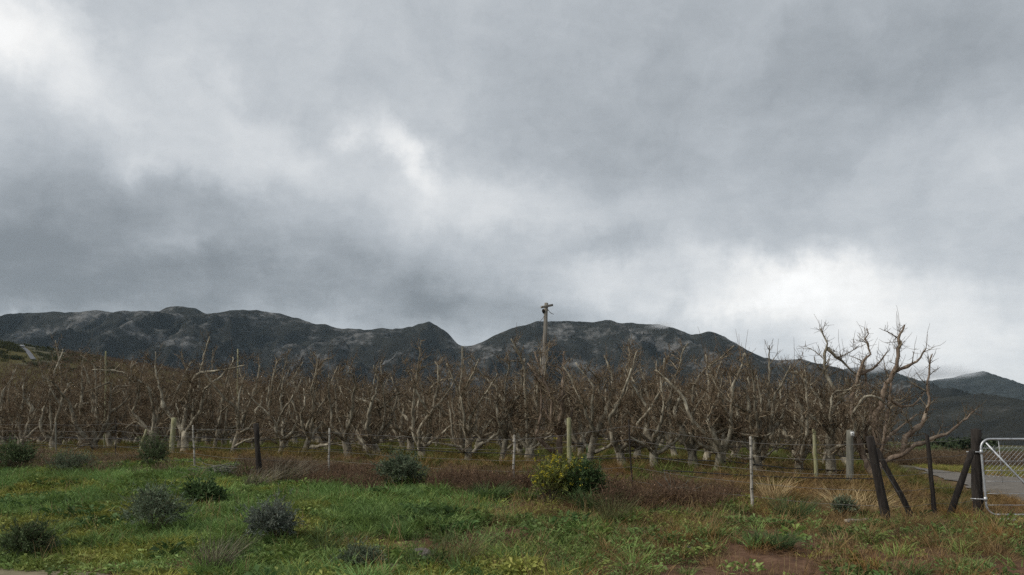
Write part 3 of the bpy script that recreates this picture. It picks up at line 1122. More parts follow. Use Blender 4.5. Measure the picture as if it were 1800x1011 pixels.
# the planting carries on up the foot of the hill
for q in range(15000):
    Y_ = rs.uniform(200, 730)
    X_ = Y_ * rs.uniform(-.64, .12)
    hr = np.interp(Y_, hy, hx)
    if Y_ > 555 and X_ < hr + 12 + (Y_ - 560) * .2:
        continue
    if abs(X_ - hr) < 5 and Y_ > 420 or X_ < hr and Y_ > 600:
        continue
    if vnoise(X_ / 9.0, Y_ / 9.0) > .93:
        continue
    far_slots.append((99, X_, Y_))
fs = np.array([(x, y) for _, x, y in far_slots])
P = np.stack([fs[:, 0], fs[:, 1], ground(fs[:, 0], fs[:, 1])], -1)
n = len(P)
tn = rs.uniform(.8, 1.25, (n, 1)) * np.array([[1.0, .97, .95]])
scatter('distant_orchard', P, np.stack([np.zeros(n), np.zeros(n), rs.uniform(0, 6.28, n)], -1), rs.uniform(.85, 1.15, n), rs.randint(0, 5, n), tn,
        [low_tree(900 + q) for q in range(5)], 'brown mass of bare orchard trees beyond the nearer rows', 'orchard')


# ------------------------------------------------------------------ fence, posts, gate
def stick(mb, b, t, r0, r1, k=8, n=7, wob=.0, below=.25, rng=None):
    b = Vector(b)
    t = Vector(t)
    d = (t - b).normalized()
    P = np.array([list(b - d * below + (t - b + d * below) * (i / (n - 1))) for i in range(n)])
    if wob:
        P[1:-1] += (rng or rs).normal(0, wob, (n - 2, 3))
    r = np.linspace(r0, r1, n) * (1 + rs.uniform(-.05, .05, n))
    P2 = np.vstack([P, P[-1] + (P[-1] - P[-2]) * .02])
    mb.tube(P2, np.concatenate([r, [r1 * .8]]), k)


def px_post(mb, base, top, w0, w1, k=10, lean=0.0, wob=.006):
    b = hit(*base)
    t = pt(top[0], top[1], b.y + lean)
    q = b.y / F
    stick(mb, b, t, w0 * q / 2, w1 * q / 2, k, 8, wob)
    return b, t


fence = empty('wire_fence', (0, 0, 0))
tag(fence, 'sagging roadside wire fence of dark posts and thin white droppers before the orchard', 'fence')
FP = []
for base, top, w0, w1, mt, nm in [
        ((457, 846), (450, 745), 10.5, 8.5, 'post_dark', 'post'),
        ((99, 803), (98, 742), 3.2, 2.6, 'post_grey', 'dropper'),
        ((203, 812), (204, 738), 2.0, 1.8, 'post_dark', 'dropper'),
        ((343, 828), (339, 748), 3.6, 3.0, 'whitewood', 'dropper'),
        ((578, 845), (579, 753), 4.2, 3.4, 'whitewood', 'dropper'),
        ((901, 869), (904, 765), 4.6, 4.0, 'whitewood', 'dropper'),
        ((1112, 872), (1105, 738), 3.0, 2.6, 'post_dark', 'dropper'),
        ((1323, 899), (1319, 768), 5.6, 4.6, 'whitewood', 'dropper'),
        ((1559, 921), (1529, 768), 17, 14, 'post_dark', 'post')]:
    mb = MB()
    b, t = px_post(mb, base, top, w0, w1, 10 if nm == 'post' else 6, 0, .004)
    mb.build(nm, MT[mt], fence)
    FP.append((b, t))
    if mt == 'whitewood':       # wire ties
        for f in (.3, .5, .7, .88):
            mb = MB()
            c = b.lerp(t, f)
            mb.tube([c - Vector((.03, .022, 0)), c + Vector((0, -.028, .004)), c + Vector((.03, .022, 0))], .006, 4)
            mb.build('wire_tie', MT['post_dark'], fence)
for base, top, w0, w1, nm, ln in [((1607, 916), (1541, 790), 10.5, 9, 'brace', .1), ((1645, 915), (1629, 765), 8.5, 7, 'post', 0), ((1666, 914), (1709, 792), 12.5, 10, 'brace', 0),
                                  ((1719, 909), (1716, 755), 18.5, 17, 'post', 0)]:
    mb = MB()
    b, t = px_post(mb, base, top, w0, w1, 10, ln, .006)
    mb.build(nm, MT['post_dark'], fence)
    FP.append((b, t))
GP = FP[-1]
# strands
LEFT = from_sa(.2, 34)
for f, nm in ((.2, 'wire'), (.38, 'wire'), (.56, 'wire'), (.74, 'wire'), (.92, 'wire')):
    path = [Vector((LEFT[0], LEFT[1], gz(*LEFT) + 1.15 * f))]
    for b, t in sorted([FP[i] for i in (0, 1, 2, 3, 4, 5, 6, 7, 8)], key=lambda q: q[0].x):
        path.append(b.lerp(t, f))
    path.append(FP[10][0].lerp(FP[10][1], f))
    path.append(GP[0].lerp(GP[1], f))
    P = []
    for a_, b_ in zip(path[:-1], path[1:]):
        for q in range(6):
            c = a_.lerp(b_, q / 6)
            P.append((c.x, c.y, c.z - .03 * math.sin(math.pi * q / 6)))
    P.append(tuple(path[-1]))
    mb = MB()
    mb.tube(P, .0028, 4)
    mb.build('wire', MT['wire'], fence)
mb = MB()
mb.tube([FP[8][0].lerp(FP[8][1], .8), FP[9][0].lerp(FP[9][1], .3), FP[9][0] + Vector((-.1, 0, .05))], .006, 5)
mb.build('stay_wire', MT['wire'], fence)

# leaning pale stake left of the dark green bush
mb = MB()
px_post(mb, (243, 800), (257, 755), 5.5, 4.0, 7, 0, .008)
o = mb.build('stake', MT['post_lichen'])
tag(o, 'short pale stake leaning right beside the dark green bush', 'stake')

# trellis and end posts in the first orchard rows
for base, top, w0, w1, mt, label in [
        ((301, 792), (306, 735), 9.5, 9.0, 'post_lichen', 'stubby mossy post leaning slightly, left of the white dropper'),
        ((1001, 812), (1000, 735), 9.0, 8.2, 'post_lichen', 'upright lichen-green post in the front tree row above the yellow flowers'),
        ((1433, 824), (1431, 755), 7.0, 6.4, 'post_lichen', 'thin lichen-green post between the bushy tree and the tagged post'),
        ((1494, 852), (1494, 757), 12.5, 11.5, 'post_grey', 'pale grey round post with a small white tag near its top')]:
    mb = MB()
    b = hit(*base)
    if base[0] < 1450:
        x0, y0 = row_point(base[0], -.13)
        b = Vector((x0, y0, gz(x0, y0)))
    e = empty('orchard_post', b)
    t = pt(top[0], top[1], b.y)
    q = b.y / F
    stick(mb, (0, 0, 0), t - b, w0 * q / 2, w1 * q / 2, 12, 8, .003)
    mb.build('post', MT[mt], e)
    tag(e, label, 'post', 'posts in the orchard rows')
    if mt == 'post_grey':
        c = pt(1498, 763, b.y) - b
        r = .5 * 12 * q
        mb = MB()
        mb.box(-.036, .036, -r - .012, -r - .008, -.045, .045, Matrix.Translation(c - Vector((0.025, 0, 0))))
        tg = mb.build('tag', MT['paper'], e, False)
        mb = MB()
        for (x0, x1, z0, z1) in ((-.018, .004, -.004, .018), (.008, .02, -.02, .0), (-.02, -.006, -.026, -.016), (.0, .006, .02, .028)):
            mb.box(x0, x1, -r - .0135, -r - .0125, z0, z1, Matrix.Translation(c - Vector((0.025, 0, 0))))
        mb.build('print', MT['post_grey'], tg, False)

# tall thin stakes above the tree tops
for (ut, vt, ub, Yd, w, mt, label) in [(813, 609, 810, 33, 4.6, 'post_grey', 'tall thin grey stake rising above the trees left of the utility pole'),
                                       (418, 614, 417, 36, 2.4, 'post_lichen', 'tall thin yellowish stake above the trees on the left'),
                                       (186, 618, 184, 34, 2.6, 'post_lichen', 'slim stake with a dark top above the leftmost trees')]:
    t = pt(ut, vt, Yd)
    x0 = pt(ub, 780, Yd).x
    b = Vector((x0, Yd, gz(x0, Yd)))
    mb = MB()
    stick(mb, (0, 0, 0), t - b, w * Yd / F / 2 * 1.2, w * Yd / F / 2, 7, 10, .008)
    o = mb.build('tree_stake', MT[mt])
    o.location = b
    tag(o, label, 'stake', 'tall stakes in the orchard')

# irrigation lines
PW = ['front', 'second', 'third', 'fourth', 'fifth', 'sixth']
for k in range(6):
    P = []
    for a_ in np.arange(-8, 60, 1.2):
        x, y = from_sa(ROW_S0 + ROW_D * k - .12, a_)
        if x - 8.8 - .36 * (y - 18.5) > -1.0:
            continue
        P.append((x, y, gz(x, y) + (.22 if k == 0 else .42) + rs.normal(0, .02)))
    mb = MB()
    mb.tube(P, .0125, 6)
    o = mb.build('irrigation_pipe', MT['pipe'])
    tag(o, 'thin black irrigation pipe strung along the %s tree row' % PW[k], 'pipe', 'irrigation pipes')
P = []
for u, v in ((1165, 827), (1220, 830), (1280, 834), (1350, 838), (1420, 840), (1480, 841), (1545, 842)):
    Yd = row_point(u, -.35)[1]
    P.append(pt(u, v, Yd))
mb = MB()
mb.tube(resample([tuple(p) for p in P], 24), .0115, 6)
o = mb.build('irrigation_pipe', MT['pipe'])
tag(o, 'sagging black pipe in front of the trees, tied to the leaning post', 'pipe', 'irrigation pipes')

# galvanised gate
Yg = GP[0].y - .12
g0 = pt(1735, 905, Yg)
q = (pt(1735, 772, Yg).z - g0.z) / 133
gate = empty('farm_gate', g0, R(-3))
tag(gate, 'galvanised tube farm gate with wire mesh and diagonal brace', 'gate')
Hg = (905 - 772) * q
Wg = 3.3


def arc(cx, cz, r, a0, a1, n=6):
    return [(cx + r * math.cos(R(a0 + (a1 - a0) * i / n)), 0, cz + r * math.sin(R(a0 + (a1 - a0) * i / n))) for i in range(n + 1)]


rc = .16
loop = arc(rc, Hg - rc, rc, 180, 90) + arc(Wg - rc, Hg - rc, rc, 90, 0) + arc(Wg - rc, rc, rc, 0, -90) + arc(rc, rc, rc, 270, 180)
mb = MB()
loop = loop + [loop[0], ]
mb.tube(loop, .0185, 10, False)
mb.build('frame', MT['galv'], gate)
mb = MB()
mb.tube([(.09, 0, Hg - .06), (1.05, 0, .03)], .017, 8)
mb.build('diagonal_brace', MT['galv'], gate)
for v in (788, 811, 828, 847, 868, 888):
    z = (905 - v) * q
    P = [(x, .0, z + rs.normal(0, .003)) for x in np.linspace(.01, Wg - .01, 14)]
    mb = MB()
    mb.tube(P, .0048, 5)
    mb.build('wire', MT['galv'], gate)
for x in (.30, 1.15, 2.0, 2.85):
    mb = MB()
    mb.tube([(x, 0, .42 * Hg), (x, 0, Hg - .02)], .0042, 5)
    mb.build('upright_wire', MT['galv'], gate)
mb = MB()
z0, z1 = Hg * .49, Hg - .11
hh = z1 - z0
st = .075
for sgn in (1, -1):
    x = -hh
    while x < Wg:
        p0, p1 = (x, z0), (x + hh, z1)
        if sgn < 0:
            p0, p1 = (x + hh, z0), (x, z1)
        def clip(pa, pb):
            (xa, za), (xb, zb) = pa, pb
            lo, hi = .02, Wg - .02
            t0, t1 = 0.0, 1.0
            d = xb - xa
            ta, tb = (lo - xa) / d, (hi - xa) / d
            if ta > tb:
                ta, tb = tb, ta
            t0, t1 = max(t0, ta), min(t1, tb)
            if t1 - t0 < .03:
                return None
            return (xa + d * t0, .004 * sgn, za + (zb - za) * t0), (xa + d * t1, .004 * sgn, za + (zb - za) * t1)
        c = clip(p0, p1)
        if c:
            mb.tube(c, .0031, 3, False)
        x += st
mb.build('mesh_panel', MT['galv'], gate)
for v in (795, 878):
    z = (905 - v) * q
    mb = MB()
    mb.tube([(-.20, .1, z + .003), (-.05, .02, z), (.02, 0, z)], .011, 6)
    mb.tube([(0, 0, z - .035), (0, 0, z + .035)], .028, 8)
    mb.build('hinge', MT['galv'], gate)

# utility pole
Yp = 36.0
top = pt(960.4, 533, Yp)
bx_ = pt(951, 780, Yp).x
base = Vector((bx_, Yp, gz(bx_, Yp)))
pole = empty('utility_pole', base)
tag(pole, 'weathered grey wooden utility pole with a short crossarm rising from the orchard', 'pole')
mb = MB()
d = top - base
stick(mb, (0, 0, 0), d, .135, .078, 12, 14, .006)
mb.build('pole', MT['pole'], pole)
mb = MB()
ca = Matrix.Translation(d + Vector((.02, -.1, -.14))) @ Euler((0, R(-13), R(62))).to_matrix().to_4x4()
mb.box(-.52, .52, -.04, .04, -.045, .045, ca)
mb.build('crossarm', MT['pole'], pole, False)
mb = MB()
c = d + Vector((-.13, -.06, -.34))
mb.tube([c + Vector((0, 0, -.09)), c + Vector((0, 0, -.03)), c, c + Vector((0, 0, .06)), c + Vector((0, 0, .09))], [.02, .05, .065, .05, .02], 10)
ins = mb.build('insulator', MT['post_dark'], pole)
mb = MB()
mb.tube([c + Vector((.0, 0, -.08)), c + Vector((.06, .02, -.16)), c + Vector((.14, .04, -.15))], .014, 6)
mb.build('bracket', MT['wire'], ins)
for k_, (p0, p1) in enumerate((((.06, -.04, -.30), (.30, -.1, -.48)), ((.06, 0, -.26), (.22, .1, -.42)), ((-.06, -.05, -.48), (-.28, -.1, -.78)))):
    mb = MB()
    a_, b_ = d + Vector(p0), d + Vector(p1)
    mb.tube([a_, a_.lerp(b_, .5) + Vector((0, 0, -.03)), b_], .011, 5)
    mb.build('stay_wire', MT['wire'], pole)

# white car on the hill road
ym = 668.0
xm = float(np.interp(ym, hy, hx)) + .4
e = empty('car', (xm, ym, gz(xm, ym) + .55), R(8))
tag(e, 'tiny white car on the road over the hill, far left', 'car')
MT['carpaint'] = mat('carpaint', [(.75, .75, .75), (.8, .8, .8)], 2, 2, .25, spec=.5)
MT['carglass'] = mat('carglass', [(.02, .025, .03), (.03, .035, .04)], 2, 2, .1, spec=.6)
MT['rubber'] = mat('rubber', [(.02, .02, .02), (.03, .03, .03)], 4, 2, .8)


def loft(secs):
    mb = MB()
    secs = np.array(secs, float)
    n, k, _ = secs.shape
    i = np.arange(n - 1)[:, None] * k
    j = np.arange(k)[None, :]
    j2 = (j + 1) % k
    Q = np.stack([i + j, i + j2, i + k + j2, i + k + j], -1).reshape(-1, 4)
    T = [(0, a_ + 1, a_) for a_ in range(1, k - 1)] + [((n - 1) * k, (n - 1) * k + a_, (n - 1) * k + a_ + 1) for a_ in range(1, k - 1)]
    mb.add(secs.reshape(-1, 3), Q, T)
    return mb


def sec(y, w, z0, z1):
    return [(-w, y, z0), (w, y, z0), (w * 1.02, y, z0 + (z1 - z0) * .6), (w * .92, y, z1), (-w * .92, y, z1), (-w * 1.02, y, z0 + (z1 - z0) * .6)]


body = loft([sec(-2.1, .7, .35, .75), sec(-1.95, .82, .28, .88), (sec(-.9, .86, .25, .95)), sec(1.2, .86, .25, .97), sec(1.9, .84, .28, .93), sec(2.1, .74, .36, .85)]).build('body', MT['carpaint'], e)
loft([sec(-.95, .76, .94, .97), sec(-.3, .70, .94, 1.42), sec(.9, .70, .94, 1.45), sec(1.75, .74, .94, .99)]).build('cabin', MT['carglass'], body)
for sx in (-1, 1):
    for yw in (-1.3, 1.3):
        mb = MB()
        mb.tube([(sx * .66, yw, .32), (sx * .70, yw, .32), (sx * .84, yw, .32), (sx * .87, yw, .32)], [.28, .32, .32, .28], 12)
        mb.build('wheel', MT['rubber'], e)


# ------------------------------------------------------------------ ground growth
def blades(rng, n, h, w, rad, lean=.35, curve=.5, wind=(0, 0)):
    """grass blades: 7 vertices each"""
    r = rad * np.sqrt(rng.rand(n))
    th = rng.uniform(0, 6.283, n)
    B = np.stack([r * np.cos(th), r * np.sin(th), np.full(n, -.02)], -1)
    az = th + rng.normal(0, .9, n)
    H = h * rng.uniform(.5, 1.15, n)
    W = w * rng.uniform(.7, 1.3, n)
    ln = lean * rng.uniform(.1, 1.2, n)
    cv = curve * rng.uniform(.2, 1.3, n)
    D = np.stack([np.cos(az), np.sin(az)], -1)
    fa = rng.uniform(0, 6.283, n)
    S = np.stack([np.cos(fa), np.sin(fa), np.zeros(n)], -1)
    V = np.empty((n, 7, 3))
    for q, t in enumerate((0, .4, .75, 1.0)):
        off = (ln * t + cv * t * t)[:, None] * H[:, None] * D + np.array(wind)[None, :] * (t * t) * H[:, None]
        z = H * (t - .35 * cv * t * t)
        c = B + np.concatenate([off, z[:, None]], -1)
        ww = W * (1, .9, .6, 0)[q] / 2
        if q < 3:
            V[:, 2 * q] = c - S * ww[:, None]
            V[:, 2 * q + 1] = c + S * ww[:, None]
        else:
            V[:, 6] = c
    i = np.arange(n)[:, None] * 7
    Q = np.concatenate([i + np.array([[0, 1, 3, 2]]), i + np.array([[2, 3, 5, 4]])])
    T = i + np.array([[4, 5, 6]])
    return V.reshape(-1, 3), Q, T


def leaves(rng, C_, D, L, W, droop=.25):
    """pointed leaves (4 vertices, 2 triangles) at C_ pointing along D"""
    n = len(C_)
    D = D / (np.linalg.norm(D, axis=1)[:, None] + 1e-9)
    S = np.cross(D, rng.normal(0, 1, (n, 3)))
    S /= np.linalg.norm(S, axis=1)[:, None] + 1e-9
    Nn = np.cross(D, S)
    V = np.empty((n, 4, 3))
    V[:, 0] = C_
    V[:, 1] = C_ + D * (L * .45)[:, None] + S * (W / 2)[:, None] + Nn * (L * .06)[:, None]
    V[:, 2] = C_ + D * L[:, None] - np.array([0, 0, 1]) * (L * droop)[:, None]
    V[:, 3] = C_ + D * (L * .45)[:, None] - S * (W / 2)[:, None] + Nn * (L * .06)[:, None]
    i = np.arange(n)[:, None] * 4
    T = np.concatenate([i + np.array([[0, 1, 2]]), i + np.array([[0, 2, 3]])])
    return V.reshape(-1, 3), None, T


def veg(name, cols, tint='tint', tr=.25, scale=9.0):
    return mat(name, cols, scale, 3, .75, tint=tint, spec=.25, translucent=tr)


MT['grass'] = veg('grass', [(.11, .145, .036), (.175, .215, .062), (.27, .30, .11)])
MT['weed'] = veg('weed', [(.09, .125, .038), (.15, .19, .06), (.23, .255, .105)])
MT['straw'] = veg('straw', [(.20, .145, .07), (.32, .235, .12), (.46, .36, .21)], tr=.15)
MT['dead'] = veg('dead', [(.09, .065, .045), (.16, .115, .08), (.26, .20, .145)], tr=0)

rv = np.random.RandomState(77)


def tuft(kind, seed):
    rng = np.random.RandomState(seed)
    mb = MB()
    if kind == 'short':
        mb.add(*blades(rng, 44, .17, .011, .14, .5, .8))
        m_ = 'grass'
    elif kind == 'lush':
        mb.add(*blades(rng, 70, .33, .015, .15, .45, .9, (.15, 0)))
        m_ = 'grass'
    elif kind == 'weed':
        n = 60
        th = rng.uniform(0, 6.283, n)
        r = .15 * np.sqrt(rng.rand(n))
        C_ = np.stack([r * np.cos(th), r * np.sin(th), rng.uniform(0, .09, n)], -1)
        D = np.stack([np.cos(th), np.sin(th), rng.uniform(.1, .9, n)], -1) + rng.normal(0, .35, (n, 3))
        mb.add(*leaves(rng, C_, D, rng.uniform(.04, .085, n), rng.uniform(.02, .036, n)))
        m_ = 'weed'
    elif kind == 'broad':       # broad-leaved weeds
        n = 46
        th = rng.uniform(0, 6.283, n)
        r = .13 * np.sqrt(rng.rand(n))
        C_ = np.stack([r * np.cos(th), r * np.sin(th), rng.uniform(0, .16, n)], -1)
        D = np.stack([np.cos(th), np.sin(th), rng.uniform(.2, 1.3, n)], -1) + rng.normal(0, .3, (n, 3))
        mb.add(*leaves(rng, C_, D, rng.uniform(.08, .17, n), rng.uniform(.03, .06, n), .3))
        m_ = 'weed'
    elif kind == 'stalks':      # single tall dead stems
        n = 7
        P0 = np.stack([rng.uniform(-.2, .2, n), rng.uniform(-.2, .2, n), np.full(n, -.02)], -1)
        P = batch_walk(rng, P0, np.stack([rng.normal(.2, .3, n), rng.normal(0, .3, n), np.ones(n)], -1), rng.uniform(.2, .5, n), 4, .07, 0)
        mb.add(*batch_tubes(P, np.tile([.0045, .004, .0035, .003, .002], (n, 1)), 3))
        m_ = 'straw'
    elif kind == 'straw':
        mb.add(*blades(rng, 38, .30, .0055, .12, .5, .8, (.25, 0)))
        m_ = 'straw'
    elif kind == 'dryshort':
        mb.add(*blades(rng, 44, .12, .007, .17, .8, .9))
        m_ = 'straw'
    elif kind == 'litter':      # flattened dead stalks
        n = 26
        P0 = np.stack([rng.uniform(-.2, .2, n), rng.uniform(-.2, .2, n), rng.uniform(0, .05, n)], -1)
        P = batch_walk(rng, P0, rng.normal(0, 1, (n, 3)) * np.array([1, 1, .25]), rng.uniform(.1, .3, n), 3, .2, .0)
        mb.add(*batch_tubes(P, np.tile([.003, .003, .0025, .002], (n, 1)), 3))
        m_ = 'dead'
    elif kind == 'bramble':     # dead brown weeds
        n = 30
        P0 = np.stack([rng.normal(0, .14, n), rng.normal(0, .14, n), np.full(n, -.03)], -1)
        P = batch_walk(rng, P0, np.stack([rng.normal(0, .45, n), rng.normal(0, .45, n), np.ones(n)], -1), rng.uniform(.22, .6, n), 5, .22, -.03)
        mb.add(*batch_tubes(P, np.tile([.0042, .004, .0036, .003, .0028, .002], (n, 1)), 3))
        k = 80
        S = P[rng.randint(0, n, k), rng.randint(2, 6, k)]
        P2 = batch_walk(rng, S, rng.normal(0, 1, (k, 3)), rng.uniform(.05, .18, k), 2, .3, 0)
        mb.add(*batch_tubes(P2, np.tile([.0028, .0024, .0018], (k, 1)), 3))
        k = 70
        S = P[rng.randint(0, n, k), rng.randint(1, 6, k)]
        mb.add(*leaves(rng, S, rng.normal(0, 1, (k, 3)), rng.uniform(.025, .05, k), rng.uniform(.012, .025, k), .4))
        m_ = 'dead'
    return mb.mesh('%s_tuft' % kind, MT[m_], False)


def sample(n, s0, s1, a0, a1):
    s_ = rv.uniform(s0, s1, n)
    a_ = rv.uniform(a0, a1, n)
    x = FX + s_ * .482 - a_ * .876
    y = FY + s_ * .876 + a_ * .482
    ok = (np.abs(x) < .66 * y + 1.5) & (y > 6.5)
    # worn ground where vehicles pass the gate
    worn = (x > g0.x - .25) & (x < g0.x + 5) & (y > g0.y - 1.6) & (y < g0.y + 1.0)
    ok &= ~worn | (rv.rand(n) < .12)
    return x[ok], y[ok], s_[ok], a_[ok]


def off_road(x, y, m=.0):
    return (x < road_x(y) + .2 + m) | (x > np.minimum(road_x(y) + 5.3, 18.9 + .14 * (y - 32)))


def bright(x, y):
    return (.72 + .56 * fbm(x * .7 + 3, y * .7, 3))[:, None]


def lay(name, kinds, x, y, s_, sc0, sc1, tint, label, cat, nvar=4, tilt=.12):
    n = len(x)
    z = ground(x, y) - .005
    forms = [tuft(k, 300 + 17 * q + hash(len(k)) % 50) for k in kinds for q in range(nvar)]
    rot = np.stack([rv.normal(0, tilt, n), rv.normal(0, tilt, n), rv.uniform(0, 6.283, n)], -1)
    return scatter(name, np.stack([x, y, z], -1), rot, rv.uniform(sc0, sc1, n), rv.randint(0, len(forms), n), tint, forms, label, cat)


GREEN = np.array([[.84, 1.0, .92]])
YELL = np.array([[1.22, 1.05, .75]])
BLUE = np.array([[.72, .95, 1.15]])


def zone(x, y, s_, a_):
    """1 where the verge is dry and brown (right-hand end), 0 where it is lush"""
    return sm(4.8, .8, a_ + (fbm(x * .45 + 20, y * .45, 3) - .5) * 8) * .95


def soilz(x, y):
    s_, a_ = sa(x, y)
    return fbm(x * .55 + 9, y * .55, 4) + .07 * sm(5, -1, a_) * sm(-1.5, -5, s_)


# short turf on the roadside bank
x, y, s_, a_ = sample(32000, -8.75, 1.0, -11, 26)
zn = zone(x, y, s_, a_)
so_ = soilz(x, y)
keep = (rv.rand(len(x)) > zn * .84) & ((so_ < .60) | (rv.rand(len(x)) < .2)) & (rv.rand(len(x)) > .5 * sm(-1, 1, s_)) & off_road(x, y)
x, y, s_, a_ = x[keep], y[keep], s_[keep], a_[keep]
mixn = sm(.42, .62, fbm(x * .8 + 50, y * .8, 4))[:, None]
tn = (GREEN * (1 - mixn) + YELL * mixn) * bright(x, y) * rv.uniform(.75, 1.65, (len(x), 1))
lay('turf', ['short', 'weed'], x, y, s_, .7, 1.35, tn, 'short green turf and small weeds covering the roadside bank', 'grass')
# taller lush patches
x, y, s_, a_ = sample(11000, -8.3, .4, -8, 26)
ln = fbm(x * .6 + 70, y * .6, 3)
crest = np.exp(-((s_ + 2.6) / 1.0) ** 2) * sm(1, 5, a_)
keep = (ln + .22 * crest > .545) & (rv.rand(len(x)) > zone(x, y, s_, a_))
x, y, s_, a_ = x[keep], y[keep], s_[keep], a_[keep]
tn = (GREEN * 1.0) * bright(x, y) * rv.uniform(.7, 1.6, (len(x), 1))
mixb = rv.rand(len(x), 1) * .6
tn = tn * (1 - mixb) + tn * BLUE * mixb
lay('long_grass', ['lush'], x, y, s_, .45, 1.0, tn, 'long arching green grass in patches along the bank', 'grass')
# broad-leaved weeds in colonies, dead stalks between
x, y, s_, a_ = sample(5200, -8.6, .6, -8, 26)
keep = (fbm(x * .9 + 120, y * .9, 3) > .56) & (rv.rand(len(x)) > zone(x, y, s_, a_))
x, y, s_, a_ = x[keep], y[keep], s_[keep], a_[keep]
dk = sm(.45, .6, fbm(x * 1.3 + 10, y * 1.3, 2))[:, None]
tn = (np.array([[.62, .86, .8]]) * dk + np.array([[1.0, 1.1, .8]]) * (1 - dk)) * rv.uniform(.55, 1.25, (len(x), 1))
lay('broad_weeds', ['broad'], x, y, s_, .5, 1.15, tn, 'colonies of broad-leaved green weeds among the turf', 'weeds', 6)
x, y, s_, a_ = sample(700, -8.6, 1.5, -8, 26)
lay('dead_stalks', ['stalks'], x, y, s_, .5, 1.0, np.array([[.9, .85, .8]]) * rv.uniform(.6, 1.3, (len(x), 1)), 'thin dead stalks standing in the grass', 'weeds', 5)
# dry grass at the right-hand end and under the fence
x, y, s_, a_ = sample(30000, -8.4, 7.0, -14, 24)
zn = zone(x, y, s_, a_) * sm(-8.5, -4.5, s_)
zf_ = sm(-.8, .6, s_) * (1 - sm(4.0, 5.5, s_)) * .4
keep = (rv.rand(len(x)) < np.maximum(zn, zf_) * .85 + .02) & off_road(x, y) & ((soilz(x, y) < .60) | (rv.rand(len(x)) < .25))
x, y, s_, a_ = x[keep], y[keep], s_[keep], a_[keep]
tn = np.array([[.80, .71, .57]]) * bright(x, y) * rv.uniform(.65, 1.2, (len(x), 1))
orange = sm(.5, .65, fbm(x * .9, y * .9 + 30, 3))[:, None]
tn = tn * (1 - orange) + tn * np.array([[1.05, .92, .72]]) * orange
lay('dry_grass', ['dryshort', 'straw', 'litter'], x, y, s_, .6, 1.2, tn, 'dry brown and straw coloured grass at the foot of the fence', 'grass')
# dead weeds along the fence
x, y, s_, a_ = sample(6500, -1.9, 1.5, .6, 28)
dn = fbm(x * .6 + 90, y * .6, 3) + .12 * np.exp(-((a_ - 3.2) / 2.2) ** 2) + .06 * np.exp(-((a_ - 8) / 2.0) ** 2) + .04 * np.exp(-((a_ - 13) / 2.0) ** 2) - .06 * np.abs(s_ + .3)
keep = (dn > .485) & (rv.rand(len(x)) < .8)
for bu in ((968, 890), (1018, 888), (706, 858)):
    hb = hit(*bu)
    keep &= (x - hb.x) ** 2 + ((y - hb.y + .3) * .7) ** 2 > .55 ** 2
x, y, s_, a_ = x[keep], y[keep], s_[keep], a_[keep]
gy = sm(9, 12, a_)[:, None]
tn = (np.array([[.80, .68, .58]]) * (1 - gy) + np.array([[1.0, .98, .86]]) * gy) * rv.uniform(.6, 1.5, (len(x), 1)) * bright(x, y)
hgt = (.68 + .34 * np.exp(-((a_ - 3.0) / 2.2) ** 2)) * (1 - .35 * sm(.2, 1.4, s_))
wd = lay('dead_weeds', ['bramble'], x, y, s_, .75, 1.25, tn, 'tangle of dead brown weeds along the wire fence', 'weeds')
at_ = wd.data.attributes['scl']
sc_ = np.empty(len(x), np.float32)
at_.data.foreach_get('value', sc_)
at_.data.foreach_set('value', (sc_ * hgt).astype(np.float32))
# orchard floor
x, y, s_, a_ = sample(26000, 1.0, 45, -10, 75)
e_ = (x - 8.8) - .36 * (y - 18.5)
keep = (e_ < .8) & (rv.rand(len(x)) < np.clip(30 / y, 0, 1)) & off_road(x, y)
x, y, s_, a_ = x[keep], y[keep], s_[keep], a_[keep]
gn = sm(.50, .66, fbm(x * .35, y * .35 + 80, 4) + .10 * np.cos((s_ - 4.6) / 4.2 * 6.283 + 3.1))[:, None]
tn = (np.array([[.95, .62, .62]]) * (1 - gn) + np.array([[.78, .78, .62]]) * gn) * rv.uniform(.6, 1.2, (len(x), 1))
lay('orchard_grass', ['short', 'lush', 'dryshort'], x, y, s_, .6, 1.1, tn, 'patchy green and brown grass under the fruit trees', 'grass')
# verge and low scrub beyond the driveway
n = 9000
y = rv.uniform(16, 60, n)
x = np.minimum(road_x(y) + 5.3, 19.0 + .14 * (y - 32) + np.clip(y - 46, 0, 99) * .22) + np.abs(rv.normal(0, 1, n)) * (3 + y * .12)
tn = np.array([[1.2, 1.0, .8]]) * rv.uniform(.7, 1.2, (n, 1))
lay('verge_grass', ['short', 'dryshort'], x, y, y, .8, 1.7, tn, 'rough green and straw verge on the far side of the gravel driveway', 'grass')
n = 3200
y = rv.uniform(50, 78, n)
x = y * rv.uniform(.36, .72, n) + 3.6
tn = np.array([[.9, .85, .7]]) * rv.uniform(.6, 1.1, (n, 1))
lay('low_scrub', ['bramble'], x, y, y, 1.0, 1.9, tn, 'low brown scrub in front of the green field', 'scrub')

n = 2500
y = rv.uniform(560, 735, n)
x = np.interp(y, hy, hx) + np.where(rv.rand(n) < .75, -rv.uniform(5, 90, n), rv.uniform(5, 60, n))
keep = (vnoise(x / 14, y / 14) > .42)
x, y = x[keep], y[keep]
n = len(x)
tn = np.array([[.34, .31, .25]]) * rv.uniform(.4, 1.1, (n, 1))
lay('hill_scrub', ['weed'], x, y, y, 9, 22, tn, 'dark green scrub covering the hill beside the far road', 'scrub')


# ------------------------------------------------------------------ bushes and grass clumps that stand out singly
def bushmat(name, cols, tr=.2):
    return mat(name, cols, 14, 3, .8, spec=.2, translucent=tr)


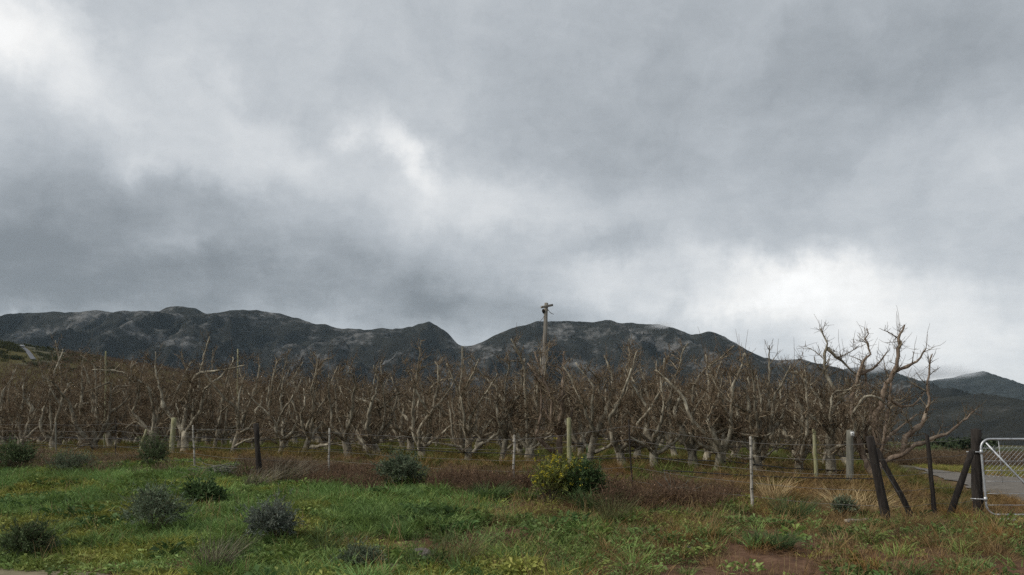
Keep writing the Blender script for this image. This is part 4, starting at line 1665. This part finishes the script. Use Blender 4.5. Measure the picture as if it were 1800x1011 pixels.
BM = {
    'grey': bushmat('grey_foliage', [(.085, .115, .068), (.16, .205, .13), (.28, .33, .225)]),
    'silver': bushmat('silver_foliage', [(.08, .10, .08), (.16, .185, .15), (.30, .325, .275)]),
    'dark': bushmat('dark_foliage', [(.05, .075, .032), (.09, .125, .055), (.15, .19, .095)]),
    'green': bushmat('green_foliage', [(.04, .075, .025), (.075, .12, .045), (.12, .17, .07)]),
    'yellowgreen': bushmat('yellowgreen_foliage', [(.10, .12, .03), (.19, .21, .055), (.28, .295, .10)]),
    'pale': bushmat('pale_foliage', [(.075, .105, .06), (.13, .165, .10), (.21, .24, .155)]),
    'dry': bushmat('dry_foliage', [(.10, .085, .06), (.18, .155, .11), (.29, .255, .185)], .05),
    'yellow': mat('yellow_flower', [(.30, .25, .02), (.44, .37, .03), (.56, .48, .06)], 20, 2, .7, translucent=.2),
    'stem': mat('bush_stem', [(.06, .05, .035), (.12, .10, .075)], 12, 3, .9),
    'strawclump': mat('straw_clump', [(.30, .21, .10), (.48, .36, .19), (.62, .49, .29)], 10, 3, .8, translucent=.15),
    'grassclump': mat('grass_clump', [(.045, .075, .025), (.075, .115, .042), (.12, .16, .07)], 10, 3, .75, translucent=.25),
    'oliveclump': mat('olive_clump', [(.07, .08, .03), (.12, .125, .05), (.19, .18, .09)], 10, 3, .75, translucent=.2),
}


def bush(name, u, v, wpx, hpx, kind, label, seed, nl=2600, lw=(.045, .011), flowers=0, cat='bush', up=.5, group=None):
    b = hit(u, v)
    q = b.y / F
    W, H = wpx * q / 2, hpx * q
    rng = np.random.RandomState(seed)
    e = empty(name, b)
    lop = rng.normal(0, .22, 2)
    ns = 22
    az = rng.uniform(0, 6.283, ns)
    tilt_ = rng.uniform(0, 1.0, ns) ** .7
    D = np.stack([np.cos(az) * tilt_ * W * 1.0, np.sin(az) * tilt_ * W * 1.0, H * (1.06 - .55 * tilt_ ** 2) * rng.uniform(.75, 1.05, ns)], -1)
    Ln = np.linalg.norm(D, axis=1)
    P0 = np.stack([rng.normal(0, .06 * W, ns), rng.normal(0, .06 * W, ns), np.full(ns, -.04)], -1)
    P = batch_walk(rng, P0, D, Ln, 7, .10, .02)
    mb = MB()
    mb.add(*batch_tubes(P, np.tile(np.linspace(.007, .003, 8), (ns, 1)), 4))
    # shoots filling a rounded, uneven crown
    k = 300
    dv = rng.normal(0, 1, (k, 3))
    dv /= np.linalg.norm(dv, axis=1)[:, None]
    dv[:, 2] = np.abs(dv[:, 2]) * 1.1 - .25
    lump = .72 + 1.0 * (fbm(dv[:, 0] * 2.2 + seed, dv[:, 1] * 2.2 + dv[:, 2] * 1.7, 3) - .3)
    rr = (rng.rand(k) ** .45 * lump)[:, None]
    S = dv * rr * np.array([W * .80, W * .80, H * .55]) + np.array([0, 0, H * .42])
    S[:, 0] += lop[0] * S[:, 2] / H * W
    S[:, 1] += lop[1] * S[:, 2] / H * W
    S[:, 2] = np.maximum(S[:, 2], .02)
    D2 = dv * .9 + rng.normal(0, .6, (k, 3)) + np.array([.12, 0, up])
    Ls = rng.uniform(.15, .50, k) * np.where(rng.rand(k) < .12, 1.7, 1.0)
    P2 = batch_walk(rng, S, D2, Ls * (W + H) * .5, 4, .14, .04)
    mb.add(*batch_tubes(P2, np.tile([.003, .0028, .0024, .002, .0014], (k, 1)), 3))
    mb.build('stems', BM['stem'], e)
    nl = int(nl * 1.25)
    fi, fj = rng.randint(0, k, nl), rng.uniform(0, 4, nl)
    j0 = np.minimum(fj.astype(int), 3)
    fr = (fj - j0)[:, None]
    Cc = P2[fi, j0] * (1 - fr) + P2[fi, j0 + 1] * fr
    T = P2[fi, j0 + 1] - P2[fi, j0]
    T /= np.linalg.norm(T, axis=1)[:, None] + 1e-9
    Cc[:, 2] = np.maximum(Cc[:, 2], .01)
    DD = T * .8 + rng.normal(0, .5, (nl, 3)) + np.array([0, 0, .15])
    mb = MB()
    mb.add(*leaves(rng, Cc, DD, lw[0] * 1.15 * rng.uniform(.6, 1.3, nl), lw[1] * 1.35 * rng.uniform(.7, 1.3, nl), .12))
    mb.build('foliage', BM[kind], e, False)
    if flowers:
        tips = P2[rng.randint(0, k, flowers), 4]
        tips = tips[tips[:, 2] > H * .45]
        n = len(tips)
        mb = MB()
        for r_ in range(6):
            mb.add(*leaves(rng, tips + rng.normal(0, .012, (n, 3)), rng.normal(0, 1, (n, 3)) + np.array([0, 0, .6]), rng.uniform(.018, .034, n), rng.uniform(.014, .024, n), .1))
        mb.build('flowers', BM['yellow'], e, False)
    tag(e, label, cat, group)
    return e


BU = [
    ('bush', 270, 941, 104, 84, 'grey', 'round grey-green bush on the grassy bank, larger of the pair', dict(nl=4200, lw=(.05, .009))),
    ('bush', 484, 957, 96, 66, 'silver', 'silvery grey bush on the grassy bank, right of the grey-green one', dict(nl=4200, lw=(.06, .008))),
    ('bush', 50, 985, 100, 60, 'dark', 'dark green bush in the lower left beside the road edge', dict(nl=3600)),
    ('bush', 269, 828, 62, 58, 'dark', 'dark green upright bush growing at the fence below the mossy post', dict(nl=3600)),
    ('bush', 20, 832, 78, 54, 'dark', 'dark leafy bush at the left edge in front of the trees', dict(nl=3400, lw=(.06, .016))),
    ('bush', 128, 838, 92, 40, 'pale', 'low spreading grey-green shrub left of the fence-line dark bush', dict(nl=3000)),
    ('bush', 706, 858, 84, 58, 'pale', 'soft grey-green bush by the fence left of centre', dict(nl=4600, lw=(.07, .012))),
    ('bush', 968, 890, 100, 80, 'yellowgreen', 'tall bush with yellow flowers in front of the lichen post', dict(nl=2100, lw=(.085, .014), flowers=300, up=1.0)),
    ('bush', 1018, 888, 80, 66, 'green', 'lower green bush with some yellow flowers, right of the taller one', dict(nl=3600, lw=(.10, .014), flowers=60, up=.9)),
    ('bush', 1488, 912, 44, 36, 'grey', 'small grey-green bush among pale straw by the leaning post', dict(nl=2000)),
    ('bush', 362, 897, 70, 42, 'green', 'leafy green clump on the bank between the two grey bushes', dict(nl=2200, lw=(.09, .028))),
    ('bush', 640, 1005, 96, 36, 'pale', 'low grey-green weed clump at the bottom of the bank', dict(nl=2600)),
]
for i, (nm, u, v, w_, h_, kd, lb, kw) in enumerate(BU):
    bush(nm, u, v, w_, h_, kd, lb, 1000 + i, group='bushes on the roadside verge', **kw)


def clump(u, v, wpx, hpx, kind, label, seed, n=150, bw=.008, wind=(.2, 0), curve=.7):
    b = hit(u, v)
    q = b.y / F
    rng = np.random.RandomState(seed)
    mb = MB()
    mb.add(*blades(rng, n, hpx * q * 1.15, bw, wpx * q * .28, .35, curve, wind))
    o = mb.build('grass_clump', BM[kind], None, False)
    o.location = b
    tag(o, label, 'grass', 'single grass clumps')
    return o


CL = [
    (795, 1000, 95, 92, 'oliveclump', 'tall wispy olive grass leaning right beside the grey stone', dict(n=130, bw=.006, wind=(.45, 0))),
    (735, 1000, 60, 70, 'grassclump', 'tall green grass clump just left of the grey stone', dict(n=90, bw=.006, wind=(.4, 0))),
    (505, 852, 90, 50, 'dry', 'wind-bent grey-brown grass right of the dark fence post', dict(n=420, bw=.007, wind=(.7, 0))),
    (450, 858, 70, 38, 'dry', 'bent dead grass at the foot of the dark fence post', dict(n=260, bw=.007, wind=(.6, 0))),
    (1485, 908, 60, 55, 'strawclump', 'pale golden straw clump left of the leaning post', dict(n=190, bw=.012, wind=(-.1, 0))),
    (1528, 910, 50, 52, 'strawclump', 'arching golden straw clump touching the leaning post', dict(n=190, bw=.012, wind=(.3, 0), curve=1.2)),
    (1395, 920, 80, 50, 'grassclump', 'long green grass clump between the right white dropper and the straw', dict(n=260, bw=.009)),
    (1360, 880, 60, 44, 'strawclump', 'dry tan grass clump just right of the right white dropper', dict(n=170, bw=.008)),
    (1050, 900, 110, 45, 'grassclump', 'lush arching green grass right of the yellow-flowered bushes', dict(n=330, bw=.014, curve=1.1)),
    (860, 880, 90, 36, 'grassclump', 'lush dark green grass left of the yellow-flowered bush', dict(n=300, bw=.013, curve=1.1)),
    (570, 980, 46, 60, 'grassclump', 'thin upright grass with pale tips right of the silvery bush', dict(n=80, bw=.008)),
    (1235, 885, 80, 26, 'strawclump', 'flattened orange straw beside the grey brush heap', dict(n=230, bw=.007, curve=1.3)),
    (1690, 905, 60, 40, 'oliveclump', 'dry olive grass round the foot of the gate post', dict(n=220, bw=.007)),
    (1360, 962, 110, 34, 'grassclump', 'low dark green grass clump on the verge below the right white dropper', dict(n=420, bw=.010, curve=1.2)),
    (1078, 925, 52, 56, 'oliveclump', 'wispy olive-brown weed clump on the grass right of the yellow flowers', dict(n=210, bw=.006, curve=.5)),
    (376, 1012, 60, 66, 'dry', 'dry brownish-grey weed clump at the bottom edge of the bank', dict(n=260, bw=.007, curve=.5)),
    (410, 980, 60, 40, 'grassclump', 'green reed-like grass below the silvery bush', dict(n=130, bw=.008)),
]
BM['dry'] = BM['dry']
for i, (u, v, w_, h_, kd, lb, kw) in enumerate(CL):
    clump(u, v, w_, h_, kd, lb, 2000 + i, **kw)


# heaps of cut branches
def heap(u, v, wpx, hpx, label, seed, n=110):
    b = hit(u, v)
    q = b.y / F
    rng = np.random.RandomState(seed)
    W, H = wpx * q / 2, hpx * q
    P0 = np.stack([rng.normal(0, .45 * W, n), rng.normal(0, .25 * W, n), np.zeros(n)], -1)
    P0[:, 2] = H * np.exp(-(P0[:, 0] / W) ** 2 * 2) * rng.uniform(.0, 1, n)
    D = rng.normal(0, 1, (n, 3)) * np.array([1, .6, .28])
    P = batch_walk(rng, P0, D, rng.uniform(.25, .8, n) * W, 5, .14, -.01)
    P[..., 2] = np.maximum(P[..., 2], .01)
    mb = MB()
    mb.add(*batch_tubes(P, rng.uniform(.006, .014, (n, 1)) * np.linspace(1, .45, 6)[None, :], 5))
    o = mb.build('brush_heap', MT['post_grey' if seed % 2 else 'branch'])
    o.location = b
    tag(o, label, 'brush heap', 'heaps of cut branches')


heap(1195, 880, 130, 24, 'grey heap of cut branches left of the right white dropper', 31)
heap(385, 842, 110, 24, 'heap of pale dead branches at the fence left of the dark post', 33)
heap(345, 846, 60, 16, 'small pile of dead sticks below the white dropper on the left', 36, 60)


def stone(u, v, wpx, hpx, label, seed, col='stone'):
    b = hit(u, v)
    q = b.y / F
    rng = np.random.RandomState(seed)
    nu, nv = 14, 8
    V = []
    for i in range(nv):
        ph = math.pi * (i + .5) / nv - math.pi / 2
        for j in range(nu):
            th = 6.283 * j / nu
            V.append((math.cos(ph) * math.cos(th), math.cos(ph) * math.sin(th), math.sin(ph)))
    V = np.array(V)
    V *= 1 + .28 * (fbm(V[:, :1] * 1.4 + seed + V[:, 2:] * 1.3, V[:, 1:2] * 1.4 + V[:, 2:], 3) - .5) * 2
    V *= np.array([wpx * q / 2, wpx * q * .4, hpx * q * .62])
    i = np.arange(nv - 1)[:, None] * nu
    j = np.arange(nu)[None, :]
    j2 = (j + 1) % nu
    Q = np.stack([i + j, i + j2, i + nu + j2, i + nu + j], -1).reshape(-1, 4)
    V = np.vstack([V, [0, 0, V[:, 2].min()], [0, 0, V[:, 2].max()]])
    T = [((a_ + 1) % nu, a_, nu * nv) for a_ in range(nu)] + [((nv - 1) * nu + a_, (nv - 1) * nu + (a_ + 1) % nu, nu * nv + 1) for a_ in range(nu)]
    mb = MB()
    mb.add(V, Q, T)
    o = mb.build('stone', MT[col])
    o.location = b + Vector((0, 0, hpx * q * .3))
    tag(o, label, 'stone', 'stones on the verge')


MT['stone'] = mat('stone', [(.08, .065, .06), (.15, .125, .115), (.24, .21, .195)], 12, 6, .95, .8, 50)
stone(742, 984, 42, 22, 'brownish-grey stone half hidden in tall grass at the bottom', 3)
stone(690, 1004, 26, 14, 'small brown stone at the bottom left of the larger one', 5)
stone(1088, 936, 26, 10, 'flat pale clod on the grass below the wispy weed clump', 8)
stone(1210, 968, 20, 8, 'small dark stone on the bare red soil patch', 9)

# litter by the gate and the pale pole lying in the grass
MT['plastic'] = mat('plastic', [(.55, .48, .48), (.7, .64, .64)], 18, 3, .35, spec=.5, translucent=.3)
b = hit(1775, 921)
mb = MB()
mb.tube([(-.14, 0, .045), (-.125, 0, .045), (-.05, .01, .047), (.03, .0, .043), (.07, 0, .045), (.10, .0, .043), (.115, 0, .043), (.135, 0, .043)],
        [.028, .042, .044, .036, .04, .016, .013, .013], 10)
o = mb.build('plastic_bottle', MT['plastic'])
o.location = b
o.rotation_euler = (0, 0, R(-12))
tag(o, 'crushed pale plastic bottle lying on the ground below the gate', 'bottle')
b0, b1 = hit(1486, 921), hit(1528, 919)
mb = MB()
P = [b0.lerp(b1, t_) + Vector((0, 0, .04 + .006 * math.sin(9 * t_))) for t_ in np.linspace(0, 1, 6)]
mb.tube([tuple(p) for p in P], [.03, .032, .031, .029, .03, .028], 8)
o = mb.build('lying_pole', MT['whitewood'])
tag(o, 'pale wooden pole lying in the dry grass left of the leaning post', 'pole')

# trees along the far side of the green field
MT['hedge'] = mat('hedge', [(.018, .028, .014), (.032, .045, .022), (.055, .07, .035)], .6, 5, .9)


def far_bush(u, Y, w, h, seed, label):
    rng = np.random.RandomState(seed)
    x = pt(u, 790, Y).x
    e = empty('tree', (x, Y, gz(x, Y)))
    mb = MB()
    mb.tube([(0, 0, -.3), (.1, 0, h * .3), (0, .1, h * .6)], [.3, .22, .12], 6)
    mb.build('trunk', MT['branch'], e)
    n = 900
    c = rng.normal(0, 1, (9, 3)) * np.array([w * .28, w * .28, h * .16]) + np.array([0, 0, h * .58])
    Cc = c[rng.randint(0, 9, n)] + rng.normal(0, 1, (n, 3)) * np.array([w * .11, w * .11, h * .12])
    Cc[:, 2] = np.clip(Cc[:, 2], .1, None)
    mb = MB()
    mb.add(*leaves(rng, Cc, rng.normal(0, 1, (n, 3)), rng.uniform(.4, .9, n), rng.uniform(.3, .6, n)))
    mb.build('crown', MT['hedge'], e, False)
    tag(e, label, 'tree', 'far trees behind the green field')


far_bush(1700, 165, 7, 2.3, 1, 'dark round tree at the far field, left of the gate post')
far_bush(1668, 200, 9, 2.2, 6, 'small dark far tree between the thin post and the slanting brace')

# ------------------------------------------------------------------ air
hz = MB()
hz.box(-7500, 7500, -2200, 7200, -45, 720)
ho = hz.build('haze', None, None, False)
hm = bpy.data.materials.new('haze')
hm.use_nodes = True
N, L = hm.node_tree.nodes, hm.node_tree.links
N.clear()
out = N.new('ShaderNodeOutputMaterial')
pv = N.new('ShaderNodeVolumePrincipled')
pv.inputs['Color'].default_value = (.64, .84, 1.0, 1)
pv.inputs['Density'].default_value = 2.4e-5
pv.inputs['Anisotropy'].default_value = 0.1
L.new(pv.outputs[0], out.inputs['Volume'])
ho.data.materials.append(hm)
tag(ho, 'thin bluish haze in the valley air', 'haze', kind='stuff')


# low cloud caught on the tops of the right-hand mountains
def cloud(u, v, Y, w, d, h, dens, label, seed):
    mb = MB()
    nu, nv = 20, 10
    V = []
    for i in range(nv):
        ph = math.pi * (i + .5) / nv - math.pi / 2
        for j in range(nu):
            th = 6.283 * j / nu
            V.append((math.cos(ph) * math.cos(th) * w, math.cos(ph) * math.sin(th) * d, math.sin(ph) * h))
    i = np.arange(nv - 1)[:, None] * nu
    j = np.arange(nu)[None, :]
    j2 = (j + 1) % nu
    Q = np.stack([i + j, i + j2, i + nu + j2, i + nu + j], -1).reshape(-1, 4)
    V = np.vstack([V, [0, 0, -h], [0, 0, h]])
    T = [((a_ + 1) % nu, a_, nu * nv) for a_ in range(nu)] + [((nv - 1) * nu + a_, (nv - 1) * nu + (a_ + 1) % nu, nu * nv + 1) for a_ in range(nu)]
    mb.add(V, Q, T)
    m = bpy.data.materials.new('cloud')
    m.use_nodes = True
    N, L = m.node_tree.nodes, m.node_tree.links
    N.clear()
    out = N.new('ShaderNodeOutputMaterial')
    pv = N.new('ShaderNodeVolumePrincipled')
    pv.inputs['Color'].default_value = (.97, .98, 1, 1)
    pv.inputs['Anisotropy'].default_value = .0
    tc = N.new('ShaderNodeTexCoord')
    mp = N.new('ShaderNodeMapping')
    mp.inputs['Scale'].default_value = (1 / w, 1 / d, 1 / h)
    L.new(tc.outputs['Object'], mp.inputs[0])
    ln = N.new('ShaderNodeVectorMath')
    ln.operation = 'LENGTH'
    L.new(mp.outputs[0], ln.inputs[0])
    fo = N.new('ShaderNodeMapRange')
    fo.inputs['From Min'].default_value = 1.0
    fo.inputs['From Max'].default_value = .25
    L.new(ln.outputs['Value'], fo.inputs['Value'])
    nz = N.new('ShaderNodeTexNoise')
    nz.inputs['Scale'].default_value = .009
    nz.inputs['Detail'].default_value = 4
    L.new(tc.outputs['Object'], nz.inputs['Vector'])
    sb = N.new('ShaderNodeMath')
    sb.operation = 'MULTIPLY_ADD'
    L.new(nz.outputs['Fac'], sb.inputs[0])
    sb.inputs[1].default_value = 1.6
    sb.inputs[2].default_value = -.95
    ad = N.new('ShaderNodeMath')
    ad.operation = 'ADD'
    L.new(sb.outputs[0], ad.inputs[0])
    L.new(fo.outputs[0], ad.inputs[1])
    mu = N.new('ShaderNodeMath')
    mu.operation = 'MULTIPLY'
    mu.use_clamp = True
    L.new(ad.outputs[0], mu.inputs[0])
    L.new(fo.outputs[0], mu.inputs[1])
    dn_ = N.new('ShaderNodeMath')
    dn_.operation = 'MULTIPLY'
    L.new(mu.outputs[0], dn_.inputs[0])
    dn_.inputs[1].default_value = dens
    L.new(dn_.outputs[0], pv.inputs['Density'])
    L.new(pv.outputs[0], out.inputs['Volume'])
    o = mb.build('low_cloud', m)
    o.location = pt(u, v, Y)
    tag(o, label, 'cloud', kind='stuff')


cloud(1625, 656, 4650, 320, 260, 58, .011, 'pale low cloud hiding the saddle left of the far peak', 1)
cloud(1700, 657, 4950, 130, 200, 34, .006, 'thin cloud veil on the far peak', 2)
cloud(1535, 646, 4050, 150, 200, 36, .011, 'small low cloud on the mountain shoulder behind the tall tree', 3)
cloud(1163, 573, 3450, 80, 120, 20, .011, 'small wisp of cloud touching the long ridge', 4)
